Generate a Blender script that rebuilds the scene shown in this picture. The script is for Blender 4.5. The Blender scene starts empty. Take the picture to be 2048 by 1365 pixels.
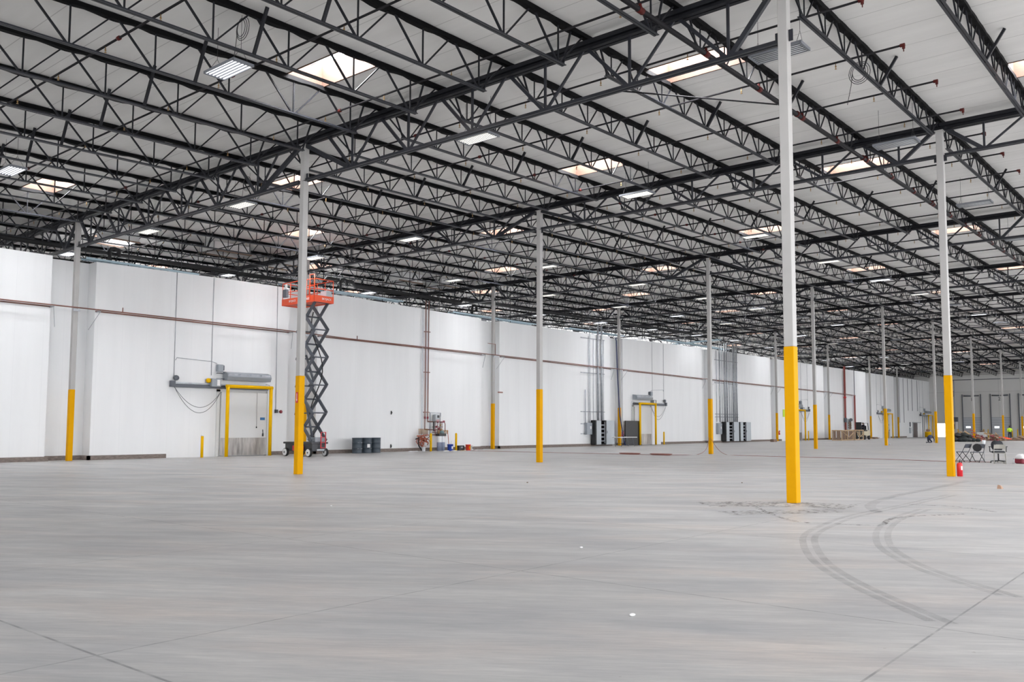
import bpy, math, random
from mathutils import Vector, Matrix
random.seed(7)
S = bpy.context.scene
COL = S.collection
PI = math.pi

# ---------------------------------------------------------------- camera
F_PX = 1732.73
CAM = Vector((-16.8638, -39.9173, 1.5))
YAW, PIT, ROL = 0.88984, 0.074275, 0.0014317
cd = bpy.data.cameras.new('camera')
cd.sensor_width = 36.0
cd.lens = F_PX / 2048 * 36.0
cd.shift_x = -43.57 / 2048
cd.shift_y = 43.77 / 2048
cd.clip_start = 0.1
cd.clip_end = 600
cam = bpy.data.objects.new('camera', cd)
COL.objects.link(cam)
fw = Vector((math.sin(YAW) * math.cos(PIT), math.cos(YAW) * math.cos(PIT), math.sin(PIT)))
r0 = Vector((math.cos(YAW), -math.sin(YAW), 0))
u0 = r0.cross(fw)
rr = r0 * math.cos(ROL) + u0 * math.sin(ROL)
uu = -r0 * math.sin(ROL) + u0 * math.cos(ROL)
M = Matrix((rr, uu, -fw)).transposed().to_4x4()
M.translation = CAM
cam.matrix_world = M
S.camera = cam

# ---------------------------------------------------------------- world, exposure
w = bpy.data.worlds.new('sky')
S.world = w
w.use_nodes = True
bg = w.node_tree.nodes['Background']
bg.inputs[0].default_value = (0.96, 0.97, 1.0, 1)
bg.inputs[1].default_value = 3.0
S.view_settings.view_transform = 'Standard'
S.view_settings.look = 'None'
S.view_settings.gamma = 1
S.view_settings.exposure = 0.42
S.view_settings.use_curve_mapping = False
PANE_E = 54.0         # skylight panes
LAMP_E = 2.6         # tubes of the lit fixtures

# ---------------------------------------------------------------- layout (metres; X along the white wall, Y towards it)
U = [0.0, 12.31, 27.92, 43.73, 59.63, 75.53, 91.53, 107.5, 120.24]
TOP = [10.72, 10.96, 11.30, 11.60, 11.95, 12.25, 11.95, 11.60, 10.85]
XE = 139.0
JS = 2.535
ROWY = [16.48, 0.0, -16.6, -32.95, -49.4]
KX = [-40.0] + U + [150.0]
KT = [9.9] + TOP + [9.85]
def T(x):
    for i in range(len(KX) - 1):
        if x <= KX[i + 1]:
            return KT[i] + (KT[i + 1] - KT[i]) * (x - KX[i]) / (KX[i + 1] - KX[i])
    return KT[-1]
DECK = 0.42
def pix(p):
    d = Vector(p) - CAM
    k = d.dot(fw)
    if k < 0.3:
        return None
    return 1067.6 + F_PX * d.dot(rr) / k, 726.3 - F_PX * d.dot(uu) / k
def seen(pts, m=130):
    ps = []
    n = len(pts)
    for i in range(n):
        for j in range(i + 1, n):
            a, b = Vector(pts[i]), Vector(pts[j])
            for t in range(13):
                q = pix(a.lerp(b, t / 12))
                if q:
                    ps.append(q)
    for x, y in ps:
        if -m < x < 2048 + m and -m < y < 1365 + m:
            return True
    return False

# ---------------------------------------------------------------- materials
def mat(name, col, rough=0.6, metal=0.0, emit=None, es=0.0, var=0.0, vscale=8.0, stretch=(1, 1, 1), bump=0.0, spec=None, alpha=None):
    m = bpy.data.materials.new(name)
    m.use_nodes = True
    nt = m.node_tree
    b = nt.nodes['Principled BSDF']
    b.inputs['Base Color'].default_value = (*col, 1)
    b.inputs['Roughness'].default_value = rough
    b.inputs['Metallic'].default_value = metal
    if spec is not None:
        b.inputs['Specular IOR Level'].default_value = spec
    if emit:
        b.inputs['Emission Color'].default_value = (*emit, 1)
        b.inputs['Emission Strength'].default_value = es
    if alpha is not None:
        b.inputs['Alpha'].default_value = alpha
    if var > 0 or bump > 0:
        tc = nt.nodes.new('ShaderNodeTexCoord')
        mp = nt.nodes.new('ShaderNodeMapping')
        mp.inputs['Scale'].default_value = stretch
        nz = nt.nodes.new('ShaderNodeTexNoise')
        nz.inputs['Scale'].default_value = vscale
        nz.inputs['Detail'].default_value = 5
        nt.links.new(tc.outputs['Object'], mp.inputs[0])
        nt.links.new(mp.outputs[0], nz.inputs['Vector'])
        if var > 0:
            cr = nt.nodes.new('ShaderNodeValToRGB')
            cr.color_ramp.elements[0].position = 0.3
            cr.color_ramp.elements[1].position = 0.7
            cr.color_ramp.elements[0].color = (*[c * (1 - var) for c in col], 1)
            cr.color_ramp.elements[1].color = (*[min(1, c * (1 + var)) for c in col], 1)
            nt.links.new(nz.outputs['Fac'], cr.inputs[0])
            nt.links.new(cr.outputs[0], b.inputs['Base Color'])
        if bump > 0:
            bp = nt.nodes.new('ShaderNodeBump')
            bp.inputs['Strength'].default_value = bump
            bp.inputs['Distance'].default_value = 0.02
            nt.links.new(nz.outputs['Fac'], bp.inputs['Height'])
            nt.links.new(bp.outputs[0], b.inputs['Normal'])
    return m

M_STEEL = mat('dark_steel_paint', (0.013, 0.0135, 0.017), 0.5, var=0.25, vscale=3, spec=0.2)
M_STEEL2 = mat('dark_steel_chord', (0.021, 0.0225, 0.029), 0.42, var=0.2, vscale=3, spec=0.35)
M_BLACK = mat('black_sheeting', (0.003, 0.003, 0.0035), 0.7, bump=0.5, vscale=3, spec=0.12)
M_PIPE = mat('black_iron_pipe', (0.014, 0.013, 0.015), 0.55, spec=0.15)
M_RED = mat('red_fitting', (0.085, 0.012, 0.010), 0.55, spec=0.2)
M_COLW = mat('column_white', (0.41, 0.402, 0.39), 0.5, var=0.04, vscale=2)
M_YEL = mat('safety_yellow', (0.68, 0.33, 0.0), 0.55, var=0.03, vscale=4, spec=0.08)
M_YEL2 = mat('barrier_yellow', (0.80, 0.45, 0.0), 0.5, spec=0.12)
M_CURB = mat('curb_concrete', (0.20, 0.165, 0.145), 0.85, var=0.3, vscale=6, stretch=(1, 1, 3))
M_WOOD = mat('curb_wood', (0.075, 0.038, 0.023), 0.8, var=0.15, vscale=9, stretch=(1, 1, 8))
M_PANE = mat('skylight_pane', (0.8, 0.85, 0.95), 0.4, emit=(0.96, 0.965, 1.0), es=PANE_E)
M_FRAME = mat('white_frame', (0.75, 0.75, 0.75), 0.5)
M_TUBE = mat('lamp_tube_lit', (0.9, 0.9, 0.9), 0.4, emit=(0.93, 0.95, 1.0), es=LAMP_E)
M_TUBEW = mat('lamp_tube_warm', (0.9, 0.9, 0.88), 0.4, emit=(1.0, 0.95, 0.82), es=LAMP_E * 0.55)
M_TUBE0 = mat('lamp_tube_off', (0.70, 0.72, 0.73), 0.35)
M_FIX = mat('fixture_metal', (0.17, 0.18, 0.20), 0.5)
M_GALV = mat('galvanised_steel', (0.40, 0.42, 0.45), 0.42, 0.6, var=0.15, vscale=5)
M_GREY = mat('grey_enamel', (0.30, 0.33, 0.36), 0.45)
M_LGREY = mat('light_grey_enamel', (0.46, 0.50, 0.53), 0.45)
M_DGREY = mat('dark_grey_enamel', (0.10, 0.11, 0.13), 0.45)
M_COPPER = mat('copper_tube', (0.24, 0.115, 0.09), 0.45, 0.3, var=0.3, vscale=1.0)
M_COPPER2 = mat('bright_copper', (0.50, 0.14, 0.075), 0.35, 0.5)
M_BRASS = mat('brass', (0.40, 0.25, 0.10), 0.4, 0.6)
M_ORANGE = mat('lift_orange', (0.80, 0.085, 0.02), 0.42)
M_RUB = mat('black_rubber', (0.014, 0.014, 0.015), 0.75)
M_WHITE = mat('white_plastic', (0.78, 0.78, 0.78), 0.45)
M_BLACKM = mat('black_metal', (0.016, 0.017, 0.019), 0.4)
M_DRUM = mat('drum_blue_grey', (0.055, 0.075, 0.095), 0.42)
M_REDP = mat('red_paint', (0.55, 0.01, 0.02), 0.3)
M_DKRED = mat('maroon_plastic', (0.22, 0.012, 0.03), 0.35)
M_BLUE = mat('blue_plastic', (0.01, 0.05, 0.35), 0.4)
M_NAVY = mat('navy_pipe', (0.02, 0.03, 0.10), 0.4)
M_TIMB = mat('raw_timber', (0.50, 0.36, 0.22), 0.8, var=0.25, vscale=4, stretch=(6, 6, 1))
M_TIMB2 = mat('weathered_timber', (0.22, 0.15, 0.11), 0.85, var=0.35, vscale=4, stretch=(6, 6, 1))
M_CARD = mat('cardboard', (0.40, 0.25, 0.17), 0.85, var=0.1)
M_TAN = mat('tan_paint', (0.60, 0.54, 0.40), 0.5)
M_SKIN = mat('skin', (0.45, 0.26, 0.18), 0.55)
M_HIVIS = mat('hi_vis_fabric', (0.62, 0.95, 0.06), 0.7)
M_DKCL = mat('dark_clothing', (0.015, 0.018, 0.035), 0.85)
M_NAVYC = mat('navy_clothing', (0.03, 0.045, 0.10), 0.85)
M_SS = mat('scuffed_kick_plate', (0.40, 0.38, 0.36), 0.42, 0.55, var=0.45, vscale=1.6, stretch=(3, 3, 0.6))
M_DOORW = mat('door_white', (0.66, 0.665, 0.66), 0.45)
M_OSAF = mat('orange_netting', (0.95, 0.10, 0.03), 0.7)
M_SIGNB = mat('blue_sign', (0.02, 0.13, 0.32), 0.5)
M_LIME = mat('lime_sign', (0.55, 0.75, 0.05), 0.6)
M_DAY = mat('daylight_opening', (0.9, 0.95, 1), 0.5, emit=(0.86, 0.91, 1.0), es=2.2)
M_BROWN = mat('brown_door_paint', (0.045, 0.028, 0.028), 0.5)
M_CLEAR = mat('clear_plastic', (0.75, 0.77, 0.80), 0.3)
M_TRAY = mat('pale_blue_tray', (0.42, 0.55, 0.62), 0.4, 0.2)
M_CORD = mat('extension_cord', (0.24, 0.09, 0.075), 0.6)

# ---------------------------------------------------------------- mesh helpers
class MB:
    def __init__(s):
        s.v, s.f, s.sm = [], [], []
    def add(s, vs, fs, smooth=False):
        o = len(s.v)
        s.v += [tuple(v) for v in vs]
        s.f += [tuple(i + o for i in f) for f in fs]
        s.sm += [smooth] * len(fs)
        return s
    def box(s, a, b):
        x0, y0, z0 = a
        x1, y1, z1 = b
        return s.add([(x0, y0, z0), (x1, y0, z0), (x1, y1, z0), (x0, y1, z0), (x0, y0, z1), (x1, y0, z1), (x1, y1, z1), (x0, y1, z1)],
                     [(0, 3, 2, 1), (4, 5, 6, 7), (0, 1, 5, 4), (1, 2, 6, 5), (2, 3, 7, 6), (3, 0, 4, 7)])
    def cbox(s, c, d, bev=0.0):
        if bev <= 0:
            return s.box([c[i] - d[i] / 2 for i in range(3)], [c[i] + d[i] / 2 for i in range(3)])
        # chamfered box: loft of three-step rings in z
        x, y, z = d[0] / 2, d[1] / 2, d[2] / 2
        def ring(ex, ey, zz):
            q = bev
            return [(c[0] + px, c[1] + py, c[2] + zz) for px, py in
                    [(-ex + q, -ey), (ex - q, -ey), (ex, -ey + q), (ex, ey - q), (ex - q, ey), (-ex + q, ey), (-ex, ey - q), (-ex, -ey + q)]]
        return s.loft([ring(x - bev, y - bev, -z), ring(x, y, -z + bev), ring(x, y, z - bev), ring(x - bev, y - bev, z)])
    def loft(s, rings, cap=True, smooth=False):
        n = len(rings[0])
        vs = [p for r in rings for p in r]
        fs = []
        for i in range(len(rings) - 1):
            for j in range(n):
                a, b = i * n + j, i * n + (j + 1) % n
                fs.append((a, b, b + n, a + n))
        s.add(vs, fs, smooth)
        if cap:
            o = len(s.v) - len(vs)
            s.f.append(tuple(o + j for j in reversed(range(n))))
            s.f.append(tuple(o + (len(rings) - 1) * n + j for j in range(n)))
            s.sm += [False, False]
        return s
    def bar(s, p, q, w, h, up=(0, 0, 1)):
        p, q = Vector(p), Vector(q)
        d = (q - p).normalized()
        u = Vector(up)
        if abs(d.dot(u)) > 0.98:
            u = Vector((0, 1, 0))
        a = d.cross(u).normalized()
        b = a.cross(d).normalized()
        r = []
        for e in (p, q):
            r.append([e + a * w / 2 * i + b * h / 2 * j for i, j in ((-1, -1), (1, -1), (1, 1), (-1, 1))])
        return s.loft(r)
    def tube(s, p, q, r, n=10, r2=None, smooth=True, cap=True):
        p, q = Vector(p), Vector(q)
        d = (q - p).normalized()
        u = Vector((0, 0, 1)) if abs(d.z) < 0.9 else Vector((1, 0, 0))
        a = d.cross(u).normalized()
        b = a.cross(d)
        rs = []
        for e, rad in ((p, r), (q, r if r2 is None else r2)):
            rs.append([e + a * math.cos(t) * rad + b * math.sin(t) * rad for t in [2 * PI * i / n for i in range(n)]])
        return s.loft(rs, cap, smooth)
    def path(s, pts, r, n=8, smooth=True):
        pts = [Vector(p) for p in pts]
        rs = []
        for i, p in enumerate(pts):
            d = (pts[min(i + 1, len(pts) - 1)] - pts[max(i - 1, 0)]).normalized()
            if i == 0:
                u = Vector((0, 0, 1)) if abs(d.z) < 0.9 else Vector((1, 0, 0))
                a = d.cross(u).normalized()
            else:
                a = (a - d * a.dot(d)).normalized()
            b = a.cross(d)
            k = 1.0
            if 0 < i < len(pts) - 1:
                c = max(0.35, ((pts[i] - pts[i - 1]).normalized()).dot(d))
                k = 1.0 / c
            rs.append([p + (a * math.cos(t) + b * math.sin(t)) * r * min(k, 1.3) for t in [2 * PI * j / n for j in range(n)]])
        return s.loft(rs, True, smooth)
    def lathe(s, prof, c=(0, 0, 0), n=24, axis='z', smooth=True):
        rs = []
        for r, z in prof:
            ring = []
            for j in range(n):
                t = 2 * PI * j / n
                x, y = r * math.cos(t), r * math.sin(t)
                p = (x, y, z) if axis == 'z' else ((z, x, y) if axis == 'x' else (y, z, x))
                ring.append((c[0] + p[0], c[1] + p[1], c[2] + p[2]))
            rs.append(ring)
        return s.loft(rs, True, smooth)
    def sphere(s, c, r, n=12, sc=(1, 1, 1)):
        rs = []
        for i in range(1, n // 2 + 1):
            t = PI * (i - 0.5) / (n // 2)
            rs.append([(c[0] + r * sc[0] * math.sin(t) * math.cos(2 * PI * j / n), c[1] + r * sc[1] * math.sin(t) * math.sin(2 * PI * j / n),
                        c[2] - r * sc[2] * math.cos(t)) for j in range(n)])
        return s.loft(rs, True, True)
    def mesh(s, name, m):
        me = bpy.data.meshes.new(name)
        me.from_pydata(s.v, [], s.f)
        me.materials.append(m)
        me.polygons.foreach_set('use_smooth', s.sm)
        me.update()
        return me
    def build(s, name, m, parent=None, loc=None):
        o = bpy.data.objects.new(name, s.mesh(name, m))
        COL.objects.link(o)
        if parent is not None:
            o.parent = parent
        if loc is not None:
            o.location = loc
        return o

def tag(o, label=None, cat=None, group=None, kind=None):
    if label: o['label'] = label
    if cat: o['category'] = cat
    if group: o['group'] = group
    if kind: o['kind'] = kind
    return o
def thing(name, label, cat, loc=(0, 0, 0), rz=0.0, group=None):
    o = bpy.data.objects.new(name, None)
    o.empty_display_size = 0.1
    COL.objects.link(o)
    o.location = loc
    o.rotation_euler = (0, 0, rz)
    return tag(o, label, cat, group)
def struct(name, mb, m, parent=None):
    o = mb.build(name, m, parent)
    if parent is None:
        o['kind'] = 'structure'
    return o
def dup(root, loc=None, rz=None, label=None, group=None):
    r = root.copy()
    COL.objects.link(r)
    if loc is not None: r.location = loc
    if rz is not None: r.rotation_euler = (0, 0, rz)
    if label: r['label'] = label
    if group: r['group'] = group
    def rec(src, dst):
        for ch in list(src.children):
            c = ch.copy()
            COL.objects.link(c)
            c.parent = dst
            rec(ch, c)
    rec(root, r)
    return r
def part(me, name, parent, label=None):
    o = bpy.data.objects.new(name, me)
    COL.objects.link(o)
    o.parent = parent
    if label: o['label'] = label
    return o
def text(name, body, size, m, parent, loc, rot, ext=0.003):
    cu = bpy.data.curves.new(name, 'FONT')
    cu.body = body
    cu.size = size
    cu.extrude = ext
    cu.align_x = 'CENTER'
    cu.align_y = 'CENTER'
    t = bpy.data.objects.new('tmp', cu)
    COL.objects.link(t)
    dg = bpy.context.evaluated_depsgraph_get()
    me = bpy.data.meshes.new_from_object(t.evaluated_get(dg))
    bpy.data.objects.remove(t)
    me.materials.clear()
    me.materials.append(m)
    o = bpy.data.objects.new(name, me)
    COL.objects.link(o)
    o.parent = parent
    o.location = loc
    o.rotation_euler = rot
    return o
ORD = ['zeroth', 'first', 'second', 'third', 'fourth', 'fifth', 'sixth', 'seventh', 'eighth', 'ninth', 'tenth', 'eleventh', 'twelfth',
       'thirteenth', 'fourteenth', 'fifteenth', 'sixteenth', 'seventeenth', 'eighteenth', 'nineteenth', 'twentieth']

# ---------------------------------------------------------------- setting materials
def N(nt, t, **kw):
    n = nt.nodes.new(t)
    for k, v in kw.items():
        setattr(n, k, v)
    return n
def math_(nt, op, a, b=None, c=None):
    n = N(nt, 'ShaderNodeMath', operation=op)
    for i, x in enumerate((a, b, c)):
        if x is None: continue
        if isinstance(x, (int, float)): n.inputs[i].default_value = x
        else: nt.links.new(x, n.inputs[i])
    return n.outputs[0]
def mix_(nt, f, a, b, mode='MIX'):
    n = N(nt, 'ShaderNodeMix', data_type='RGBA', blend_type=mode)
    for i, x in ((0, f), (6, a), (7, b)):
        if isinstance(x, (int, float)): n.inputs[i].default_value = x
        elif isinstance(x, tuple): n.inputs[i].default_value = (*x, 1)
        else: nt.links.new(x, n.inputs[i])
    return n.outputs[2]
def coords(nt, scale=(1, 1, 1), rot=(0, 0, 0)):
    tc = N(nt, 'ShaderNodeTexCoord')
    src = tc.outputs['Object']
    if rot != (0, 0, 0):
        mr = N(nt, 'ShaderNodeMapping')
        mr.inputs['Rotation'].default_value = rot
        nt.links.new(src, mr.inputs[0])
        src = mr.outputs[0]
    mp = N(nt, 'ShaderNodeMapping')
    mp.inputs['Scale'].default_value = scale
    nt.links.new(src, mp.inputs[0])
    return mp.outputs[0]
def noise(nt, vec, sc, det=5, rough=0.55):
    n = N(nt, 'ShaderNodeTexNoise')
    n.inputs['Scale'].default_value = sc
    n.inputs['Detail'].default_value = det
    n.inputs['Roughness'].default_value = rough
    nt.links.new(vec, n.inputs['Vector'])
    return n.outputs['Fac']
def ramp(nt, f, p0, p1):
    n = N(nt, 'ShaderNodeMapRange')
    n.inputs[1].default_value = p0
    n.inputs[2].default_value = p1
    nt.links.new(f, n.inputs[0])
    return n.outputs[0]
def seam(nt, coord, period, width, off=0.0):
    a = math_(nt, 'DIVIDE', math_(nt, 'ADD', coord, off), period)
    fr = math_(nt, 'FRACT', a)
    d = math_(nt, 'MULTIPLY', math_(nt, 'MINIMUM', fr, math_(nt, 'SUBTRACT', 1.0, fr)), period)
    return math_(nt, 'LESS_THAN', d, width)

def base_mat(name):
    m = bpy.data.materials.new(name)
    m.use_nodes = True
    return m, m.node_tree, m.node_tree.nodes['Principled BSDF']

M_WALL, nt, b = base_mat('insulated_wall_panel')
sep = N(nt, 'ShaderNodeSeparateXYZ')
nt.links.new(coords(nt), sep.inputs[0])
s1 = math_(nt, 'MULTIPLY', seam(nt, sep.outputs[0], 1.15, 0.006), 0.16)
n1 = ramp(nt, noise(nt, coords(nt, (0.5, 0.5, 0.05)), 3.0, 4), 0.3, 0.7)
c = mix_(nt, n1, (0.79, 0.80, 0.805), (0.83, 0.84, 0.845))
nt.links.new(mix_(nt, s1, c, (0.45, 0.47, 0.5)), b.inputs['Base Color'])
b.inputs['Roughness'].default_value = 0.42
b.inputs['Specular IOR Level'].default_value = 0.35

M_ENDW, nt, b = base_mat('tilt_up_wall_paint')
sep = N(nt, 'ShaderNodeSeparateXYZ')
nt.links.new(coords(nt), sep.inputs[0])
s1 = math_(nt, 'MULTIPLY', seam(nt, sep.outputs[1], 7.6, 0.02, 2.6), 0.5)
s2 = math_(nt, 'MULTIPLY', math_(nt, 'LESS_THAN', math_(nt, 'ABSOLUTE', math_(nt, 'SUBTRACT', sep.outputs[2], 7.4)), 0.03), 0.4)
c = mix_(nt, math_(nt, 'MAXIMUM', s1, s2), (0.64, 0.635, 0.62), (0.2, 0.2, 0.2))
nt.links.new(c, b.inputs['Base Color'])
b.inputs['Roughness'].default_value = 0.75

M_CEIL, nt, b = base_mat('roof_insulation_facing')
sep = N(nt, 'ShaderNodeSeparateXYZ')
nt.links.new(coords(nt), sep.inputs[0])
s1 = math_(nt, 'MULTIPLY', seam(nt, sep.outputs[0], 1.22, 0.012, 0.3), 0.42)
n1 = ramp(nt, noise(nt, coords(nt, (1.0, 0.12, 1)), 1.6, 4), 0.3, 0.7)
c = mix_(nt, n1, (0.70, 0.69, 0.665), (0.78, 0.77, 0.745))
nt.links.new(mix_(nt, s1, c, (0.16, 0.15, 0.14)), b.inputs['Base Color'])
b.inputs['Roughness'].default_value = 0.7
bp = N(nt, 'ShaderNodeBump')
bp.inputs['Strength'].default_value = 0.6
bp.inputs['Distance'].default_value = 0.08
nt.links.new(noise(nt, coords(nt, (1.0, 0.25, 1)), 1.1, 3), bp.inputs['Height'])
nt.links.new(bp.outputs[0], b.inputs['Normal'])

M_FLOOR, nt, b = base_mat('polished_concrete')
sep = N(nt, 'ShaderNodeSeparateXYZ')
nt.links.new(coords(nt), sep.inputs[0])
# long trowel and sweeping streaks, pink and grey blotches, joints between the slabs
big = ramp(nt, noise(nt, coords(nt, (0.5, 0.5, 1), (0, 0, 0.5)), 0.35, 6, 0.6), 0.34, 0.68)
mid = ramp(nt, noise(nt, coords(nt, (0.45, 1.7, 1), (0, 0, 1.0)), 1.0, 8, 0.64), 0.34, 0.66)
stre = ramp(nt, noise(nt, coords(nt, (0.32, 3.0, 1), (0, 0, 1.06)), 1.7, 9, 0.68), 0.38, 0.66)
fine = ramp(nt, noise(nt, coords(nt, (1.0, 9, 1), (0, 0, 0.96)), 3.0, 8, 0.7), 0.36, 0.64)
pink = ramp(nt, noise(nt, coords(nt, (0.6, 1.6, 1), (0, 0, 1.0)), 0.6, 6, 0.6), 0.48, 0.72)
c = mix_(nt, big, (0.53, 0.522, 0.505), (0.67, 0.657, 0.632))
c = mix_(nt, math_(nt, 'MULTIPLY', pink, 0.6), c, (0.72, 0.60, 0.52))
patch = ramp(nt, noise(nt, coords(nt, (0.5, 1.3, 1), (0, 0, 1.04)), 0.7, 7, 0.62), 0.47, 0.68)
c = mix_(nt, math_(nt, 'MULTIPLY', patch, 0.62), c, (0.30, 0.31, 0.335))
c = mix_(nt, math_(nt, 'MULTIPLY', mid, 0.42), c, (0.33, 0.335, 0.345))
c = mix_(nt, math_(nt, 'MULTIPLY', stre, 0.46), c, (0.28, 0.285, 0.30))
c = mix_(nt, math_(nt, 'MULTIPLY', fine, 0.38), c, (0.27, 0.275, 0.285))
jn = noise(nt, coords(nt, (1, 1, 1)), 5.0, 4)
j1 = seam(nt, sep.outputs[0], 4.35, 0.011, 9.8)
j2 = seam(nt, sep.outputs[1], 4.1, 0.009, 38.12)
jj = math_(nt, 'MULTIPLY', math_(nt, 'MAXIMUM', j1, j2), ramp(nt, jn, 0.25, 0.6))
c = mix_(nt, math_(nt, 'MULTIPLY', jj, 0.65), c, (0.12, 0.12, 0.125))
sp = noise(nt, coords(nt), 14.0, 2)
c = mix_(nt, math_(nt, 'MULTIPLY', math_(nt, 'GREATER_THAN', sp, 0.75), 0.35), c, (0.2, 0.17, 0.15))
nt.links.new(c, b.inputs['Base Color'])
rg = math_(nt, 'ADD', math_(nt, 'MULTIPLY', mid, 0.14), 0.38)
nt.links.new(rg, b.inputs['Roughness'])
b.inputs['Specular IOR Level'].default_value = 0.42

# ---------------------------------------------------------------- setting
struct('floor', MB().box((-45, -70, -0.3), (146, 20, 0)), M_FLOOR)

NA, NB = -0.9, 1.0
WF, WN = 0.30, 1.05
def wtop(x):
    pts = [(-40, 9.12), (-0.9, 9.02), (1.0, 9.03), (8, 9.13), (16, 9.14), (27, 8.98), (43, 9.04), (58, 9.25), (139, 9.28)]
    for i in range(len(pts) - 1):
        if x <= pts[i + 1][0]:
            a, b_ = pts[i], pts[i + 1]
            return a[1] + (b_[1] - a[1]) * (x - a[0]) / (b_[0] - a[0])
    return 9.28
mb = MB()
def wallseg(x0, x1, y, seg=6):
    for i in range(seg):
        a = x0 + (x1 - x0) * i / seg
        b_ = x0 + (x1 - x0) * (i + 1) / seg
        za, zb = wtop(a), wtop(b_)
        o = [(a, y, 0), (b_, y, 0), (b_, y, zb), (a, y, za), (a, 19.9, 0), (b_, 19.9, 0), (b_, 19.9, zb), (a, 19.9, za)]
        fs = [(0, 1, 2, 3), (3, 2, 6, 7), (5, 4, 7, 6)]
        if i == 0: fs.append((4, 0, 3, 7))
        if i == seg - 1: fs.append((1, 5, 6, 2))
        mb.add(o, fs)
edges = [-40.0]
for u in U:
    edges += [u + NA, u + NB]
edges.append(XE)
for i in range(len(edges) - 1):
    wallseg(edges[i], edges[i + 1], WF if i % 2 == 0 else WN, 6 if i % 2 == 0 else 1)
struct('wall_left', mb, M_WALL)

# pipework and door positions along the wall
GAPS = [(4.55, 10.25), (43.9, 50.9), (77.2, 83.4), (109.0, 117.2), (125.0, 139.0)]
def curb_runs():
    runs = []
    for i in range(len(edges) - 1):
        y = (WF if i % 2 == 0 else WN) - 0.12
        a, b_ = edges[i], edges[i + 1]
        if i % 2 == 0: a, b_ = a - (0.12 if i else 0), b_ + 0.12
        cuts = [(a, b_)]
        for g0, g1 in GAPS:
            nc = []
            for c0, c1 in cuts:
                if g1 <= c0 or g0 >= c1: nc.append((c0, c1)); continue
                if c0 < g0: nc.append((c0, g0))
                if g1 < c1: nc.append((g1, c1))
            cuts = nc
        runs += [(c0, c1, y, y + 0.119) for c0, c1 in cuts if c1 - c0 > 0.05]
        if i % 2 == 0 and 0 < i:
            runs.append((edges[i] - 0.12, edges[i] - 0.001, WF - 0.12, WN - 0.12))
    return runs
mb = MB()
for c0, c1, y0, y1 in curb_runs():
    mb.box((c0, y0, 0), (c1, y1, 0.20))
struct('baseboard_left', mb, M_CURB)

# end wall with the open doorway left as a hole
DOORS = [(-4.75, -7.6), (-8.95, -11.85), (-13.0, -15.9), (-17.1, -20.0)]
mb = MB()
zt = T(XE) + DECK + 0.05
hy0, hy1, hz = -0.62, -2.35, 2.25
mb.box((XE, hy0, 0), (XE + 0.25, 20, zt))
mb.box((XE, hy1, hz), (XE + 0.25, hy0, zt))
mb.box((XE, -70, 0), (XE + 0.25, hy1, zt))
struct('wall_end', mb, M_ENDW)

# skylight positions
SKY = []
for x in (-2.72, 9.42, 24.75, 40.7, 56.6, 72.7, 88.9, 104.9):
    for k in (-4.5, 1.46, 8.46, 14.46):
        SKY.append((x, -k * JS))
for x in (3.42, 16.0, 31.45, 47.1, 63.0, 78.8, 94.8, 110.7, 126.5):
    for k in (-1.5, 4.5, 11.46):
        SKY.append((x, -k * JS))
SKX, SKYY = 0.58, 1.17
xs = sorted({round(x, 4) for x in ([-45.0, XE] + U + [p[0] - SKX for p in SKY] + [p[0] + SKX for p in SKY])})
ys = sorted({round(y, 4) for y in ([-49.6, 20.0] + [p[1] - SKYY for p in SKY] + [p[1] + SKYY for p in SKY])})
mb = MB()
vid = {}
def vv(x, y):
    if (x, y) not in vid:
        vid[(x, y)] = len(mb.v)
        mb.v.append((x, y, T(x) + DECK))
    return vid[(x, y)]
for i in range(len(xs) - 1):
    for j in range(len(ys) - 1):
        cx_, cy_ = (xs[i] + xs[i + 1]) / 2, (ys[j] + ys[j + 1]) / 2
        if any(abs(cx_ - sx) < SKX and abs(cy_ - sy) < SKYY for sx, sy in SKY):
            continue
        mb.f.append((vv(xs[i], ys[j]), vv(xs[i], ys[j + 1]), vv(xs[i + 1], ys[j + 1]), vv(xs[i + 1], ys[j])))
        mb.sm.append(False)
struct('ceiling', mb, M_CEIL)

def near_text(x, y):
    kk = -y / JS
    col = 'over the white wall' if y > 1 else ('just in front of the white wall' if y > -6 else '')
    return col
def make_skylight():
    r = thing('skylight', 'skylight', 'skylight')
    m = MB()
    a, b_, t, h = SKX, SKYY, 0.05, 0.66
    for s in (-1, 1):
        m.box((min(s * a, s * (a + t)), -b_ - t, -0.02), (max(s * a, s * (a + t)), b_ + t, h))
        m.box((-a, min(s * b_, s * (b_ + t)), -0.02), (a, max(s * b_, s * (b_ + t)), h))
    m.build('curb', M_WOOD, r)
    MB().box((-a - t, -b_ - t, h), (a + t, b_ + t, h + 0.04)).build('pane', M_PANE, r)
    m = MB()
    for x in (-0.18, 0.2):
        m.box((x - 0.012, -b_, h - 0.16), (x + 0.012, b_, h - 0.135))
    m.build('burglar_bar', M_DGREY, r)
    return r
sk0 = None
def sky_label(x, y):
    row = sorted({round(p[1], 2) for p in SKY}, reverse=True).index(round(y, 2))
    bay = sorted([p[0] for p in SKY if abs(p[1] - y) < 0.1]).index(x)
    where = ['farthest beyond the white wall top', 'just beyond the white wall top', 'first row out from the white wall', 'second row out from the white wall',
             'third row out from the white wall', 'fourth row out from the white wall', 'row farthest out from the white wall'][row]
    return f'bright skylight, {ORD[bay + 1]} along, {where}'
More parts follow.
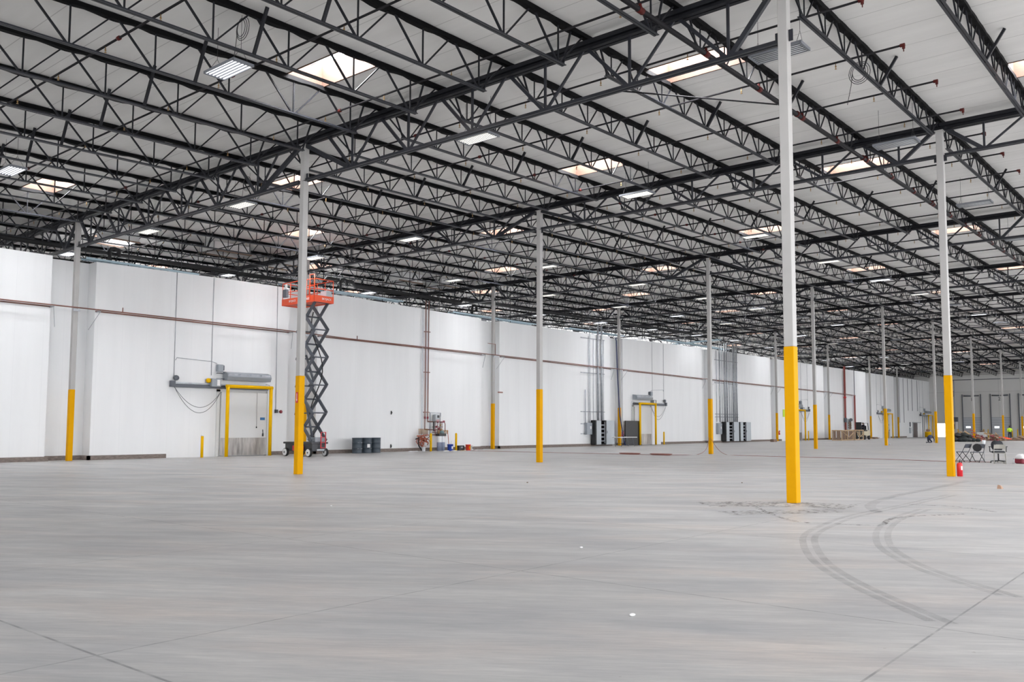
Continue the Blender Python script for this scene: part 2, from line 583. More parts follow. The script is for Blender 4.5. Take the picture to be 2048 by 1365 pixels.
for x, y in SKY:
    if not seen([(x - 0.6, y - 1.2, T(x) + 0.4), (x + 0.6, y + 1.2, T(x) + 0.4)], 30):
        # skylights outside the picture still light the hall
        pass
    if sk0 is None:
        sk0 = make_skylight()
        sk0.location = (x, y, T(x) + DECK)
        o = sk0
    else:
        o = dup(sk0, (x, y, T(x) + DECK))
    o['label'] = sky_label(x, y)
    o['group'] = 'skylights in the roof'

# ---------------------------------------------------------------- open web joists
def double_angle(m, p, q, w, h, gap=0.02, t=0.012, flip=1):
    """two back to back angles between p and q, legs up (flip=1) or down (flip=-1)"""
    p, q = Vector(p), Vector(q)
    d = (q - p).normalized()
    a = d.cross(Vector((0, 0, 1))).normalized()
    up = a.cross(d).normalized() * flip
    for s in (-1, 1):
        o = a * s * gap / 2
        prof = [o, o + a * s * (w / 2), o + a * s * (w / 2) + up * t, o + a * s * t + up * t, o + a * s * t + up * h, o + up * h]
        if s * flip < 0: prof = prof[::-1]
        m.loft([[p + x for x in prof], [q + x for x in prof]])
    return m

BAYS = [(-15.9, 0.0)] + [(U[i], U[i + 1]) for i in range(8)] + [(U[8], XE)]
def joist_geo(bi):
    x0, x1 = BAYS[bi]
    L = x1 - x0
    if bi == 0: nb, e, zb = 8, 1.12, -0.64
    elif bi == 1: nb, e, zb = 9, 1.12, -0.34
    elif bi == 9: nb, e, zb = 12, 1.12, -0.38
    else: nb, e, zb = 10 if L < 17 else 11, 1.12, -0.36
    if bi == 8: nb = 8
    nodes = [e + (L - 2 * e) * i / (nb - 1) for i in range(nb)]
    dz = lambda x: T(x0 + x) - T(x0)
    return L, nodes, zb, dz
def make_joist(bi, detail):
    L, nodes, zb, dz = joist_geo(bi)
    P_ = nodes[1] - nodes[0]
    r = thing('roof_joist', 'roof joist', 'joist')
    zt = 0.36
    m = MB()
    double_angle(m, (0.02, 0, dz(0) + zt - 0.05), (L - 0.02, 0, dz(L) + zt - 0.05), 0.12, 0.05, flip=1)
    m.build('top_chord', M_STEEL, r)
    # black sheeting sagging in scallops along the top chord
    m = MB()
    n = max(24, int(L / 0.22))
    rings = []
    per = P_ * 0.62
    for i in range(n + 1):
        x = L * i / n
        ph = (x % per) / per
        sag = 0.045 * math.sin(PI * ph) + 0.008 * math.sin(x * 7.3)
        zz = dz(x)
        hw = 0.06 + 0.012 * math.sin(PI * ph)
        rings.append([(x, -hw, zz + DECK - 0.01), (x, -hw - 0.015, zz + zt - 0.045 - sag), (x, -0.03, zz + zt - 0.06 - sag * 0.6),
                      (x, 0.03, zz + zt - 0.06 - sag * 0.5), (x, hw + 0.015, zz + zt - 0.045 - sag * 0.9), (x, hw, zz + DECK - 0.01)])
    m.loft(rings, True, False)
    m.build('top_sheeting', M_BLACK, r)
    m = MB()
    a, b_ = 0.88, L - 0.88
    double_angle(m, (a, 0, dz(a) + zb), (b_, 0, dz(b_) + zb), 0.115, 0.055, flip=1)
    m.build('bottom_chord', M_STEEL2, r)
    webs = []
    for i, x in enumerate(nodes):
        zt_ = zt - 0.05
        xl = x - P_ / 2 + 0.09 if i else 0.14
        xr = x + P_ / 2 - 0.09 if i < len(nodes) - 1 else L - 0.14
        b0 = (x, 0, dz(x) + zb + 0.03)
        webs.append(((xl, 0, dz(xl) + zt_), (x - 0.05, 0, b0[2]), 0.036 if bi else 0.043))
        webs.append(((x, 0, dz(x) + zt_), (x + 0.0, 0, b0[2]), 0.026 if bi else 0.032))
        webs.append(((x + 0.05, 0, b0[2]), (xr, 0, dz(xr) + zt_), 0.030 if bi else 0.034))
    # extra short end struts at both seats
    webs.append(((0.62, 0, dz(0.6) + zt_), (0.93, 0, dz(0.9) + zb + 0.03), 0.04))
    webs.append(((L - 0.62, 0, dz(L - 0.6) + zt_), (L - 0.93, 0, dz(L - 0.9) + zb + 0.03), 0.04))
    if detail:
        for p, q, wd in webs:
            MB().bar(p, q, wd, wd).build('web_bar', M_STEEL, r)
    else:
        m = MB()
        for p, q, wd in webs: m.bar(p, q, wd, wd)
        m.build('web', M_STEEL, r)
    # sloping kicker brace from the bottom chord up to the deck
    x = L * 0.51 if bi else L - 5.95
    MB().bar((x, 0.02, dz(x) + zb), (x + 0.03, -0.45, dz(x) + DECK - 0.02), 0.065, 0.065).build('kicker_brace', M_STEEL, r)
    return r
BAYN = ['bay nearest the camera', 'short bay by the first girder', 'third bay', 'fourth bay', 'fifth bay', 'sixth bay', 'seventh bay', 'eighth bay', 'ninth bay', 'last bay by the dock wall']
njo = 0
for bi, (x0, x1) in enumerate(BAYS):
    protos = {}
    for k in range(15, -7, -1):
        y = -k * JS
        z = T(x0)
        if not seen([(x0, y, z - 0.6), (x1, y, T(x1) - 0.6), (x0, y, z + 0.4), (x1, y, T(x1) + 0.4)], 25):
            continue
        det = bi <= 2 and 5 <= k
        if det not in protos:
            protos[det] = make_joist(bi, det)
            o = protos[det]
            o.location = (x0, y, z)
        else:
            o = dup(protos[det], (x0, y, z))
        if k > 0:
            o['label'] = f'dark roof joist, {BAYN[bi]}, {ORD[k]} out from the white wall'
        elif k == 0:
            o['label'] = f'dark roof joist, {BAYN[bi]}, over the wall columns'
        else:
            o['label'] = f'dark roof joist, {BAYN[bi]}, {ORD[-k]} beyond the white wall'
        o['group'] = 'open-web roof joists'
        njo += 1

# ---------------------------------------------------------------- joist girders
def make_girder(ka, kb, depth, heavy):
    """one span from column line ka to kb (in joist spacings); local origin at ka, running to -Y"""
    r = thing('joist_girder', 'girder', 'girder')
    Yk = lambda k: -(k - ka) * JS
    m = MB()
    for s in (-1, 1):
        m.box((s * 0.02 if s > 0 else -0.13, Yk(kb) + 0.01, 0.0), (0.13 if s > 0 else -0.02, Yk(ka) - 0.01, 0.025))
        m.box((0.02 if s > 0 else -0.045, Yk(kb) + 0.01, 0.025), (0.045 if s > 0 else -0.02, Yk(ka) - 0.01, 0.12))
    m.box((-0.12, Yk(kb) + 0.01, 0.12), (0.12, Yk(ka) - 0.01, 0.23))
    m.build('top_chord', M_STEEL, r)
    m = MB()
    e = 0.13
    for s in (-1, 1):
        x0_, x1_ = (0.02, 0.10) if s > 0 else (-0.10, -0.02)
        m.box((x0_, Yk(kb) + e, -depth - 0.015), (x1_, Yk(ka) - e, -depth))
        x0_, x1_ = (0.02, 0.04) if s > 0 else (-0.04, -0.02)
        m.box((x0_, Yk(kb) + e, -depth), (x1_, Yk(ka) - e, -depth + 0.085))
    m.build('bottom_chord', M_STEEL2, r)
    bars = []
    lo = math.floor(ka) + (0.5 if ka == math.floor(ka) else 1.5)
    k = lo
    hi = kb - 0.49 if kb == math.floor(kb) else kb - 0.99
    zt_, zb = 0.06, -depth + 0.05
    last = None
    while k <= hi + 1e-6:
        first = abs(k - lo) < 1e-6
        lastn = k + 1 > hi + 1e-6
        for kt in (k - 0.5, k + 0.5):
            col_ = abs(kt - ka) < 1e-6 or abs(kt - kb) < 1e-6
            wd = 0.115 if col_ else 0.075
            if not (col_):
                wd = 0.085 if kt < k else 0.062
            s = 0.06 if kt < k else -0.06
            yy = Yk(kt) - (0.1 if kt == ka else (-0.1 if kt == kb else 0))
            bars.append(((0, Yk(k) + s, zb), (0, yy - s * 0.8, zt_), wd))
        if first and ka != math.floor(ka):
            bars.append(((0, Yk(k) + 0.16, zb), (0, Yk(ka) - 0.1, zt_ - 0.05), 0.13))
        if lastn and kb != math.floor(kb):
            bars.append(((0, Yk(k) - 0.16, zb), (0, Yk(kb) + 0.1, zt_ - 0.05), 0.13))
        bars.append(((0, Yk(k), zb), (0, Yk(k), zt_), 0.06))
        k += 1
    for p, q, wd in bars:
        MB().bar(p, q, wd, wd * 0.8, up=(1, 0, 0)).build('web_bar', M_STEEL2, r)
    return r
SPANS = [(-6.5, 0, 'beyond the wall top'), (0, 6.5, 'from wall to second column row'),
         (6.5, 13, 'from second to third column row'), (13, 19.5, 'out past the third column row')]
gp = {}
for n, u in enumerate(U):
    depth = 1.22 if n == 0 else (0.84 if n == 1 else 1.0)
    for (ka, kb, wtxt) in SPANS:
        if not seen([(u, -ka * JS, TOP[n]), (u, -kb * JS, TOP[n]), (u, -kb * JS, TOP[n] - 1.2)], 25):
            continue
        key = (ka, kb, depth)
        if key not in gp:
            gp[key] = make_girder(ka, kb, depth, n == 0)
            o = gp[key]
            o.location = (u, -ka * JS, TOP[n])
        else:
            o = dup(gp[key], (u, -ka * JS, TOP[n]))
        o['label'] = f'dark truss girder, {ORD[n + 1]} column line, {wtxt}'
        o['group'] = 'truss girders'

# ---------------------------------------------------------------- columns
def make_column(h):
    r = thing('steel_column', 'column', 'column')
    MB().cbox((0, 0, 3.136 + (h - 3.136) / 2), (0.2, 0.2, h - 3.136), 0.008).build('shaft', M_COLW, r)
    MB().cbox((0, 0, 1.568), (0.212, 0.212, 3.136), 0.01).build('yellow_base', M_YEL, r)
    MB().box((-0.15, -0.13, h - 0.02), (0.15, 0.13, h)).build('cap_plate', M_COLW, r)
    m = MB()
    for s in (-1, 1):
        m.box((-0.012, s * 0.1 if s > 0 else -0.19, h - 1.22 if abs(h - 10.72) < .02 else h - 1.0), (0.012, 0.19 if s > 0 else -0.1, h - 0.98 if abs(h - 10.72) < .02 else h - 0.8))
    m.build('stabiliser_plate', M_STEEL2, r)
    return r
ROWN = ['in the row beyond the wall', 'standing in a niche of the white wall', 'in the second row out from the wall', 'in the third row out from the wall', '']
for n, u in enumerate(U):
    for j, y in enumerate(ROWY[:4]):
        if j == 0: continue
        if not seen([(u, y, 0), (u, y, TOP[n])], 10):
            continue
        o = make_column(TOP[n])
        o.location = (u, y, 0)
        if j == 3:
            lab = 'tall white steel column with yellow base, nearest the camera, ringed by floor stains' if n == 0 else 'white steel column with yellow base, red fire extinguisher at its foot'
        elif j == 2 and n == 0:
            lab = 'white steel column with yellow base and small red sign, in front of the scissor lift'
        else:
            lab = f'white steel column with yellow base, {ROWN[j]}, {ORD[n + 1]} from the near end'
        o['label'] = lab
        o['group'] = 'white columns with yellow bases'

# ---------------------------------------------------------------- sprinkler branch lines, cross main
HEADM = MB().lathe([(0.011, 0), (0.011, -0.07), (0.022, -0.07), (0.022, -0.095), (0.008, -0.1), (0.008, -0.135), (0.03, -0.137), (0.03, -0.143)], n=8).mesh('sprinkler_head', M_BRASS)
COUPM = MB().lathe([(0.036, -0.05), (0.05, -0.045), (0.05, 0.045), (0.036, 0.05)], n=10, axis='y').mesh('coupling', M_RED)
spx = [-13.6, -10.75, -7.9, -5.0, -1.6, 1.35, 4.3, 7.25] + [10.1 + 2.81 * i for i in range(46)]
for i, x in enumerate(spx):
    z = T(x) - 0.17
    ya = 18.5 if x < 60 else 12.0
    yb = -34.1
    if x > XE - 1 or not seen([(x, ya, z), (x, yb, z)], 10): continue
    r = thing('sprinkler_pipe', f'black sprinkler branch pipe under the roof, {ORD[i + 1] if i < 20 else "number " + str(i + 1)} from the near end', 'sprinkler pipe',
              (x, 0, z), group='sprinkler branch pipes')
    if i >= 20:
        kk = i - 19
        tens = ['', 'twenty-', 'thirty-', 'forty-', 'fifty-']
        nn = i + 1
        wn = (tens[nn // 10 - 1] + ORD[nn % 10]) if nn % 10 else {30: 'thirtieth', 40: 'fortieth', 50: 'fiftieth'}.get(nn, 'twentieth')
        r['label'] = f'black sprinkler branch pipe under the roof, {wn} from the near end'
    MB().tube((0, ya, 0), (0, yb, 0), 0.027, 8).build('pipe', M_PIPE, r)
    if x < 30:
        y = yb + 1.6
        while y < 6:
            h = part(HEADM, 'sprinkler_head', r)
            h.location = (0, y, -0.02)
            y += 2.55
        for y in (-20.4, -7.7):
            h = part(COUPM, 'coupling', r)
            h.location = (0, y, 0)
        m = MB()
        m.tube((0, yb + 0.05, 0), (0, yb - 0.06, 0), 0.042, 10)
        m.tube((0, yb - 0.03, 0.0), (0, yb - 0.03, -0.09), 0.036, 10)
        m.tube((0, yb - 0.03, -0.09), (0, yb - 0.03, -0.16), 0.012, 8)
        m.build('end_elbow', M_RED, r)
r = thing('sprinkler_main', 'thick black sprinkler cross main with red couplings, running along the roof in the third bay', 'sprinkler pipe')
m = MB()
pp = [(x, -30.45, T(x) - 0.33) for x in [-17, 0] + U[1:6]]
m.path(pp, 0.062, 12)
m.build('pipe', M_PIPE, r)
for x in spx:
    if x > 76: break
    z = T(x) - 0.33
    m = MB()
    m.tube((x - 0.42, -30.45, z), (x - 0.36, -30.45, z), 0.088, 12)
    if int(x * 10) % 3 == 0: m.build('coupling', M_RED, r)
    m = MB()
    m.tube((x - 0.09, -30.45, z), (x + 0.09, -30.45, z), 0.076, 12)
    m.tube((x, -30.45, z), (x, -30.45, z + 0.14), 0.034, 8)
    m.build('tee', M_RED, r)
r = thing('sprinkler_riser_stub', 'short slanting black pipe linking two roof joists in the third column bay', 'sprinkler pipe')
MB().tube((1.75, -27.6, 10.35), (5.6, -30.4, 10.45), 0.022, 8).build('pipe', M_PIPE, r)

# ---------------------------------------------------------------- hanging light fixtures
def make_fixture(tm):
    r = thing('light_fixture', 'fixture', 'light fixture')
    m = MB()
    w_, l_ = 0.27, 0.63
    m.box((-w_, -l_, 0.0), (w_, l_, 0.012))
    for s in (-1, 1):
        m.box((min(s * w_, s * (w_ - 0.02)), -l_, -0.05), (max(s * w_, s * (w_ - 0.02)), l_, 0.0))
        m.box((-w_, min(s * l_, s * (l_ - 0.05)), -0.055), (w_, max(s * l_, s * (l_ - 0.05)), 0.0))
    m.box((-0.09, -0.35, 0.012), (0.09, 0.35, 0.06))
    for i in range(5):
        x = -0.18 + i * 0.09
        m.box((x - 0.004, -l_ + 0.05, -0.04), (x + 0.004, l_ - 0.05, 0.0))
    m.build('housing', M_FIX, r)
    for i in range(6):
        x = -0.225 + i * 0.09
        MB().tube((x, -l_ + 0.05, -0.028), (x, l_ - 0.05, -0.028), 0.013, 8).build('tube', tm, r)
    m = MB()
    for s in (-1, 1):
        m = MB()
        m.tube((-w_ * 0.8, s * 0.5, 0.01), (0, s * 0.5, 0.35), 0.005, 5)
        m.tube((w_ * 0.8, s * 0.5, 0.01), (0, s * 0.5, 0.35), 0.005, 5)
        m.tube((0, s * 0.5, 0.35), (0, s * 0.5, 1.13), 0.005, 5)
        m.build('hanger_wire', M_BLACKM, r)
    return r
FXX = [-6.05, 1.5, 10.25, 20.5, 29.8, 38.7, 47.5, 56.5, 65.5, 74.5, 84.0, 93.5, 103.0, 112.5, 122.0]
FXY = {-3.4: 'nearest the white wall', -10.6: 'second row out from the white wall', -22.9: 'third row out from the white wall', -32.2: 'fourth row out from the white wall', 4.5: 'beyond the white wall top', 11.5: 'added row farther beyond the white wall top'}  # last row is an added one, to brighten the roof beyond the wall
protoL = {}
for y, wtxt in FXY.items():
    for i, x in enumerate(FXX):
        yy = -9.15 if (x < 0 and y == -10.6) else (-21.95 if (x < 0 and y == -22.9) else y)
        z = T(x) + DECK - 1.14
        if not seen([(x, yy - 0.6, z), (x, yy + 0.6, z)], 10): continue
        if y == -32.2: key = 'off'
        elif y > 0: key = 'lit'  # rows beyond the wall all switched on to lighten that area
        elif (i, y) in ((0, -22.9), (0, -10.6), (5, -22.9)): key = 'lit'
        elif y == -22.9 and i in (7, 9, 12): key = 'off'
        elif i >= 6: key = ('lit', 'warm', 'off')[(i + int(-y)) % 3]
        else: key = 'warm'
        if key not in protoL:
            protoL[key] = make_fixture({'off': M_TUBE0, 'lit': M_TUBE, 'warm': M_TUBEW}[key])
            o = protoL[key]
            o.location = (x, yy, z)
        else:
            o = dup(protoL[key], (x, yy, z))
        st = {'off': 'unlit', 'lit': 'brightly lit', 'warm': 'warm lit'}[key]
        o['label'] = f'{st} hanging tube fixture, {ORD[i + 1]} along, {wtxt}'
        o['group'] = 'hanging tube light fixtures'

# cable coils hanging off the joists near the lamps
for lab, c in (('loose black cable coil dangling from the roof above the nearest lit lamp', (-6.0, -22.35, 10.75)),
               ('loose black cable coil hanging near the foremost column top', (4.2, -33.1, 10.2)),
               ('loose black cable coil beside the lamp past the first girder', (1.4, -11.0, 10.75))):
    m = MB()
    for q in range(3):
        m.path([(c[0] + 0.02 * q, c[1] + (0.16 + 0.05 * q) * math.cos(t), c[2] + (0.2 + 0.04 * q) * math.sin(t)) for t in [2 * PI * i / 18 for i in range(19)]], 0.008, 5)
    m.path([(c[0], c[1] + 0.16, c[2]), (c[0], c[1] + 0.2, c[2] - 0.3), (c[0], c[1] + 0.3, c[2] - 0.75)], 0.008, 5)
    tag(m.build('cable_coil', M_BLACKM), lab, 'cable')

# ---------------------------------------------------------------- things above the white wall
def ppath(name, pts, r_, m, lab, cat, n=12):
    mm = MB()
    mm.path(pts, r_, n)
    return tag(mm.build(name, m), lab, cat)
r = thing('insulated_pipe', 'thick black insulated pipe running along above the white wall top', 'pipe')
MB().path([(-16, 2.1, 9.8), (-1, 2.1, 9.86), (9, 2.1, 9.86), (14.2, 2.1, 9.9)], 0.11, 14).build('pipe', M_RUB, r)
MB().path([(14.2, 2.1, 9.9), (14.9, 2.1, 9.95), (15.3, 2.1, 10.4), (16.3, 2.1, 10.42), (17.2, 2.1, 10.42), (17.4, 2.1, 10.2), (26.8, 2.1, 10.25), (27.0, 2.1, 10.5), (34, 2.1, 10.55), (60, 2.1, 10.9)], 0.11, 14).build('pipe', M_RUB, r)
for x, z in ((2.3, 10.05), (16.15, 10.42), (27.8, 10.1)):
    r = thing('insulated_pipe_drop', 'thick black insulated pipe dropping to the white wall top ' + {2.3: 'by the nearest wall column', 16.15: 'beside the scissor lift platform', 27.8: 'left of the second niche column'}[x], 'pipe', (x, 1.9, 0))
    MB().path([(0, 0, wtop(x)), (0, 0, z - 0.1), (0.06, 0, z), (0.25, 0, z + 0.05), (0.42, 0, z), (0.46, 0, z - 0.35)], 0.085, 12).build('pipe', M_RUB, r)
    MB().cbox((0, 0, wtop(x) + 0.02), (0.28, 0.28, 0.04)).build('flange', M_RUB, r)
# pale cable trays lying over the cold rooms
def tray(x0, x1, y, z, rz=0.0):
    r = thing('cable_tray', '', 'cable tray', ((x0 + x1) / 2, y, z), rz)
    h = (x1 - x0) / 2
    m = MB()
    for s in (-1, 1):
        m.box((-h, s * 0.25 - 0.012, 0), (h, s * 0.25 + 0.012, 0.09))
    n = int((x1 - x0) / 0.35)
    m.build('side_rail', M_TRAY, r)
    m = MB()
    for i in range(n):
        x = -h + (i + 0.5) * 2 * h / n
        m.box((x - 0.018, -0.24, 0.012), (x + 0.018, 0.24, 0.03))
    m.build('rungs', M_TRAY, r)
    return r
for a in ((0.8, 6.4, 1.2, 9.22, 0, 'at the first wall niche'), (4.6, 10.4, 2.6, 9.12, 0.0, 'left of the scissor lift'), (11.5, 20.5, 1.3, 9.45, 0, 'behind the scissor lift platform'),
          (25.0, 34.0, 1.3, 9.25, 0, 'at the third wall niche'), (38.5, 46.5, 1.5, 9.4, 0, 'above the first conduit rack'), (53.5, 66.5, 1.4, 9.62, 0, 'above the second conduit rack'), (57.0, 63.0, -0.6, 9.95, 1.35, 'crossing at the fifth column')):
    if a[4] > 1:
        r = tray(a[0], a[1], 1.6, a[3], a[4])
    else:
        r = tray(*a[:5])
    r['label'] = 'pale blue ladder cable tray above the white wall, ' + a[5]
    r['group'] = 'cable trays over the wall'
# boxed-in roof openings hanging under the deck beyond the wall
for x, y, wx, wy, dr, lab in ((3.0, 2.6, 1.3, 1.7, 0.62, 'pale boxed roof shaft with brown edge above the nearest wall column'),
                              (8.6, 2.2, 2.2, 1.4, 0.45, 'pale boxed roof shaft left of the scissor lift'),
                              (21.6, 2.3, 2.0, 1.5, 0.6, 'pale boxed roof shaft right of the scissor lift'),
                              (25.4, 2.6, 1.5, 1.5, 0.45, 'pale boxed roof shaft near the third wall niche'),
                              (13.3, 3.2, 1.6, 1.4, 0.5, 'pale boxed roof shaft behind the scissor lift')):
    r = thing('roof_shaft_box', lab, 'roof shaft', (x, y, T(x) + DECK - dr), group='boxed roof shafts')
    m = MB()
    for s in (-1, 1):
        m.box((min(s * wx / 2, s * (wx / 2 - 0.03)), -wy / 2, 0), (max(s * wx / 2, s * (wx / 2 - 0.03)), wy / 2, dr - 0.03))
        m.box((-wx / 2, min(s * wy / 2, s * (wy / 2 - 0.03)), 0), (wx / 2, max(s * wy / 2, s * (wy / 2 - 0.03)), dr - 0.03))
    m.build('side_panels', M_FRAME, r)
    m = MB()
    for s in (-1, 1):
        m.box((-wx / 2 - 0.03, s * wy / 2 - 0.05, -0.06), (wx / 2 + 0.03, s * wy / 2 + 0.05, 0.0))
    m.build('edge_boards', M_TIMB2, r)
nh = 0
for x in [2.9, 5.6, 8.8, 11.2, 12.6, 14.4, 18.9, 21.2, 23.9, 25.4, 29.8, 31.2, 34.5, 36.7, 40.2, 42.6, 47.3, 49.4, 52.2, 56.0, 58.3, 64.0, 70.2, 77.1, 84.5]:
    for y in (1.25,):
        o = MB().tube((0, 0, 0), (0, 0, T(x) + DECK - wtop(x) - 0.02), 0.022, 6).build('hanger_rod', M_STEEL, None, (x, y, wtop(x)))
        nh += 1
        tag(o, f'thin dark hanger rod from roof to white wall top, {ORD[nh] if nh <= 20 else "twenty-" + ORD[nh - 20]} from the near end', 'hanger rod', 'hanger rods above the wall')

# ---------------------------------------------------------------- copper pipe along the wall
r = thing('copper_pipe', 'long thin copper pipe pair running level across the white wall', 'pipe')
CP = [(-40, 6.95), (-3.06, 6.79), (1.94, 6.77), (10.56, 6.72), (15.3, 6.61), (26.44, 6.52), (57.55, 6.21), (95.25, 5.96), (101.1, 5.85)]
def cpz(x):
    for i in range(len(CP) - 1):
        if x <= CP[i + 1][0]:
            a, b_ = CP[i], CP[i + 1]
            return a[1] + (b_[1] - a[1]) * (x - a[0]) / (b_[0] - a[0])
    return CP[-1][1]
MB().path([(x, -0.135, z) for x, z in CP], 0.03, 8).build('upper_pipe', M_COPPER, r)
m = MB()
for i in range(len(edges) - 1):
    if i % 2 == 0:
        a, b_ = max(edges[i], -20), min(edges[i + 1], 101)
        if b_ > a: m.path([(a, 0.24, cpz(a) - 0.03), (b_, 0.24, cpz(b_) - 0.03)], 0.032, 8)
m.build('lower_pipe', M_COPPER, r)
m = MB()
for x in (2.06, 15.82):
    m.tube((x, -0.135, cpz(x)), (x, -0.135, cpz(x) + 0.22), 0.025, 8)
m.path([(27.2, -0.135, cpz(27.2) + 0.75), (28.0, -0.135, cpz(28) + 0.75), (28.0, -0.135, cpz(28))], 0.02, 6)
m.build('stub', M_COPPER, r)
m = MB()
for u in U[:7]:
    for dx in (-0.95, 1.05):
        x = u + dx
        m.bar((x, -0.16, cpz(x) - 0.06), (x, 0.3, cpz(x) - 0.06), 0.04, 0.04)
        m.bar((x, -0.14, cpz(x) - 0.08), (x - 0.28 * dx, 0.35, cpz(x) - 0.9), 0.02, 0.02)
    m.box((u - 0.14, -0.19, cpz(u) - 0.16), (u + 0.14, -0.105, cpz(u) - 0.07))
m.build('bracket', M_GALV, r)

# ---------------------------------------------------------------- cold room doors with guards and heaters
def cold_door(x0, x1, flip, lab, first=False, idx=1, cable=True, hz=3.5):
    """sliding cold room door between x0 and x1; flip=+1 track runs to -X, -1 to +X"""
    xc, w_ = (x0 + x1) / 2, (x1 - x0)
    f = flip
    g = thing('door_guard', f'yellow round-tube door guard frame {lab}', 'door guard', (xc, -0.38, 0), group='yellow door guards')
    for s in (-1, 1):
        MB().tube((s * w_ / 2, 0, 0), (s * w_ / 2, 0, hz + 0.05), 0.088, 16).build('post', M_YEL2, g)
    m = MB()
    m.tube((-w_ / 2 - 0.088, 0, hz + 0.05), (w_ / 2 + 0.088, 0, hz + 0.05), 0.088, 16)
    m.build('top_rail', M_YEL2, g)
    d = thing(f'door_{idx}', '', '', (xc, 0.3, 0))
    d['kind'] = 'structure'
    px = -0.02 * f
    MB().box((-w_ / 2 - 0.02, -0.16, 0.03), (w_ / 2 + 0.12, -0.06, 3.28)).build('panel', M_DOORW, d)
    MB().box((-w_ / 2 - 0.02, -0.172, 0.04), (w_ / 2 + 0.12, -0.161, 0.94)).build('kick_plate', M_SS, d)
    m = MB()
    m.box((-w_ / 2 - 0.22, -0.06, 0), (-w_ / 2 - 0.04, -0.001, 3.4))
    m.box((w_ / 2 + 0.13, -0.18, 0), (w_ / 2 + 0.27, -0.001, 3.4))
    m.box((-w_ / 2 - 0.22, -0.06, 3.29), (w_ / 2 + 0.27, -0.001, 3.45))
    m.build('casing', M_DOORW, d)
    m = MB()
    hx = f * (w_ / 2 - 0.12)
    m.box((hx - 0.03, -0.24, 1.0), (hx + 0.03, -0.17, 1.16))
    m.bar((hx - 0.02, -0.25, 1.12), (hx - 0.06, -0.27, 1.36), 0.03, 0.03)
    m.build('handle', M_BLACKM, d)
    sx = f * (w_ / 2 - 0.14)
    MB().box((sx - 0.14, -0.175, 1.86), (sx + 0.14, -0.161, 2.0)).build('sign', M_SIGNB, d)
    m = MB()
    m.tube((f * (w_ / 2 - 0.5), -0.18, 1.5), (f * (w_ / 2 - 0.5), -0.18, 3.3), 0.006, 5)
    m.tube((f * (w_ / 2 - 0.5), -0.18, 1.44), (f * (w_ / 2 - 0.5), -0.18, 1.52), 0.03, 8)
    m.build('pull_cord', M_BLACKM, d)
    # track and operator
    t = thing('door_track', f'grey sliding door track with motor boxes {lab}', 'door track', (xc, 0.3, 0), group='sliding door tracks')
    xa, xb = -f * (w_ / 2 + 2.65), f * (w_ / 2 + 0.15)
    lo_, hi_ = min(xa, xb), max(xa, xb)
    m = MB()
    m.box((lo_, -0.16, 3.46), (hi_, -0.02, 3.60))
    m.box((lo_, -0.2, 3.43), (hi_, -0.15, 3.49))
    m.build('rail', M_DGREY, t)
    m = MB()
    m.box((lo_ + 0.05, -0.13, 3.62), (hi_ - 0.1, -0.05, 3.68))
    m.build('belt_cover', M_GALV, t)
    mx = -f * (w_ / 2 + 0.45)
    MB().cbox((mx, -0.2, 3.72), (0.5, 0.34, 0.42), 0.02).build('motor_box', M_GREY, t)
    MB().cbox((mx + f * 0.1, -0.385, 3.72), (0.16, 0.02, 0.30)).build('label_plate', M_WHITE, t)
    m = MB()
    m.lathe([(0.04, -0.06), (0.12, -0.05), (0.12, 0.05), (0.04, 0.06)], (mx - f * 0.35, -0.2, 3.82), 14, 'y')
    m.build('pulley', M_YEL2, t)
    m = MB()
    m.lathe([(0.03, -0.05), (0.13, -0.05), (0.13, 0.05), (0.03, 0.05)], (xa + f * 0.16, -0.16, 3.88), 14, 'y')
    m.box((xa - 0.1, -0.24, 3.44), (xa + 0.1, -0.02, 3.74))
    m.build('end_wheel', M_DGREY, t)
    if cable:
        m = MB()
        for dz_, e in ((1.15, 0), (0.88, 0.1)):
            p0, p1 = Vector((xa + f * 0.05, -0.2, 3.45)), Vector((-f * (w_ / 2 + 0.12), -0.2, 3.25))
            pts = []
            for i in range(17):
                q = i / 16
                p = p0.lerp(p1, q)
                p.z -= dz_ * 4 * q * (1 - q) * (1 - 0.2 * (0.5 - q))
                pts.append(p)
            m.path(pts, 0.012, 6)
        m.build('hanging_cable', M_DGREY, t)
    j = thing('junction_box', f'small grey electrical box on the wall {lab}', 'junction box', (xc + mx + f * 0.3, 0.3, 4.45), group='boxes over the cold room doors')
    MB().cbox((0, -0.12, 0.03), (0.30, 0.22, 0.36), 0.015).build('housing', M_GREY, j)
    MB().cbox((f * 0.2, -0.08, 0.05), (0.1, 0.14, 0.26), 0.01).build('side_box', M_DGREY, j)
    # heater over the opening
    h = thing('air_curtain', f'long grey hooded air heater {lab}', 'air heater', (xc + f * 0.12, 0.3, 4.08), group='air heaters over the doors')
    hw = w_ / 2 + 0.02
    m = MB()
    prof = [(-0.02, -0.2), (-0.42, -0.2), (-0.5, -0.02), (-0.42, 0.16), (-0.1, 0.24), (-0.02, 0.24)]
    m.loft([[(-hw, y, z) for y, z in prof], [(hw, y, z) for y, z in prof]])
    m.build('casing', M_GREY, h)
    for i in range(4):
        cx_ = -hw + hw * 2 * (i + 0.5) / 4
        MB().box((cx_ - hw * 0.2, -0.47, 0.03), (cx_ + hw * 0.2, -0.44, 0.13)).build('grille', M_GALV, h)
    m = MB()
    for z in (-0.14, 0.14):
        m.box((min(-f * hw, -f * (hw + 0.42)), -0.16, z - 0.02), (max(-f * hw, -f * (hw + 0.42)), -0.1, z + 0.02))
    m.build('mounting_arm', M_DGREY, h)
    # conduits up the wall
    c = thing('conduit', f'thin grey electrical conduits up the wall {lab}', 'conduit', (xc, 0.28, 0), group='conduits over the doors')
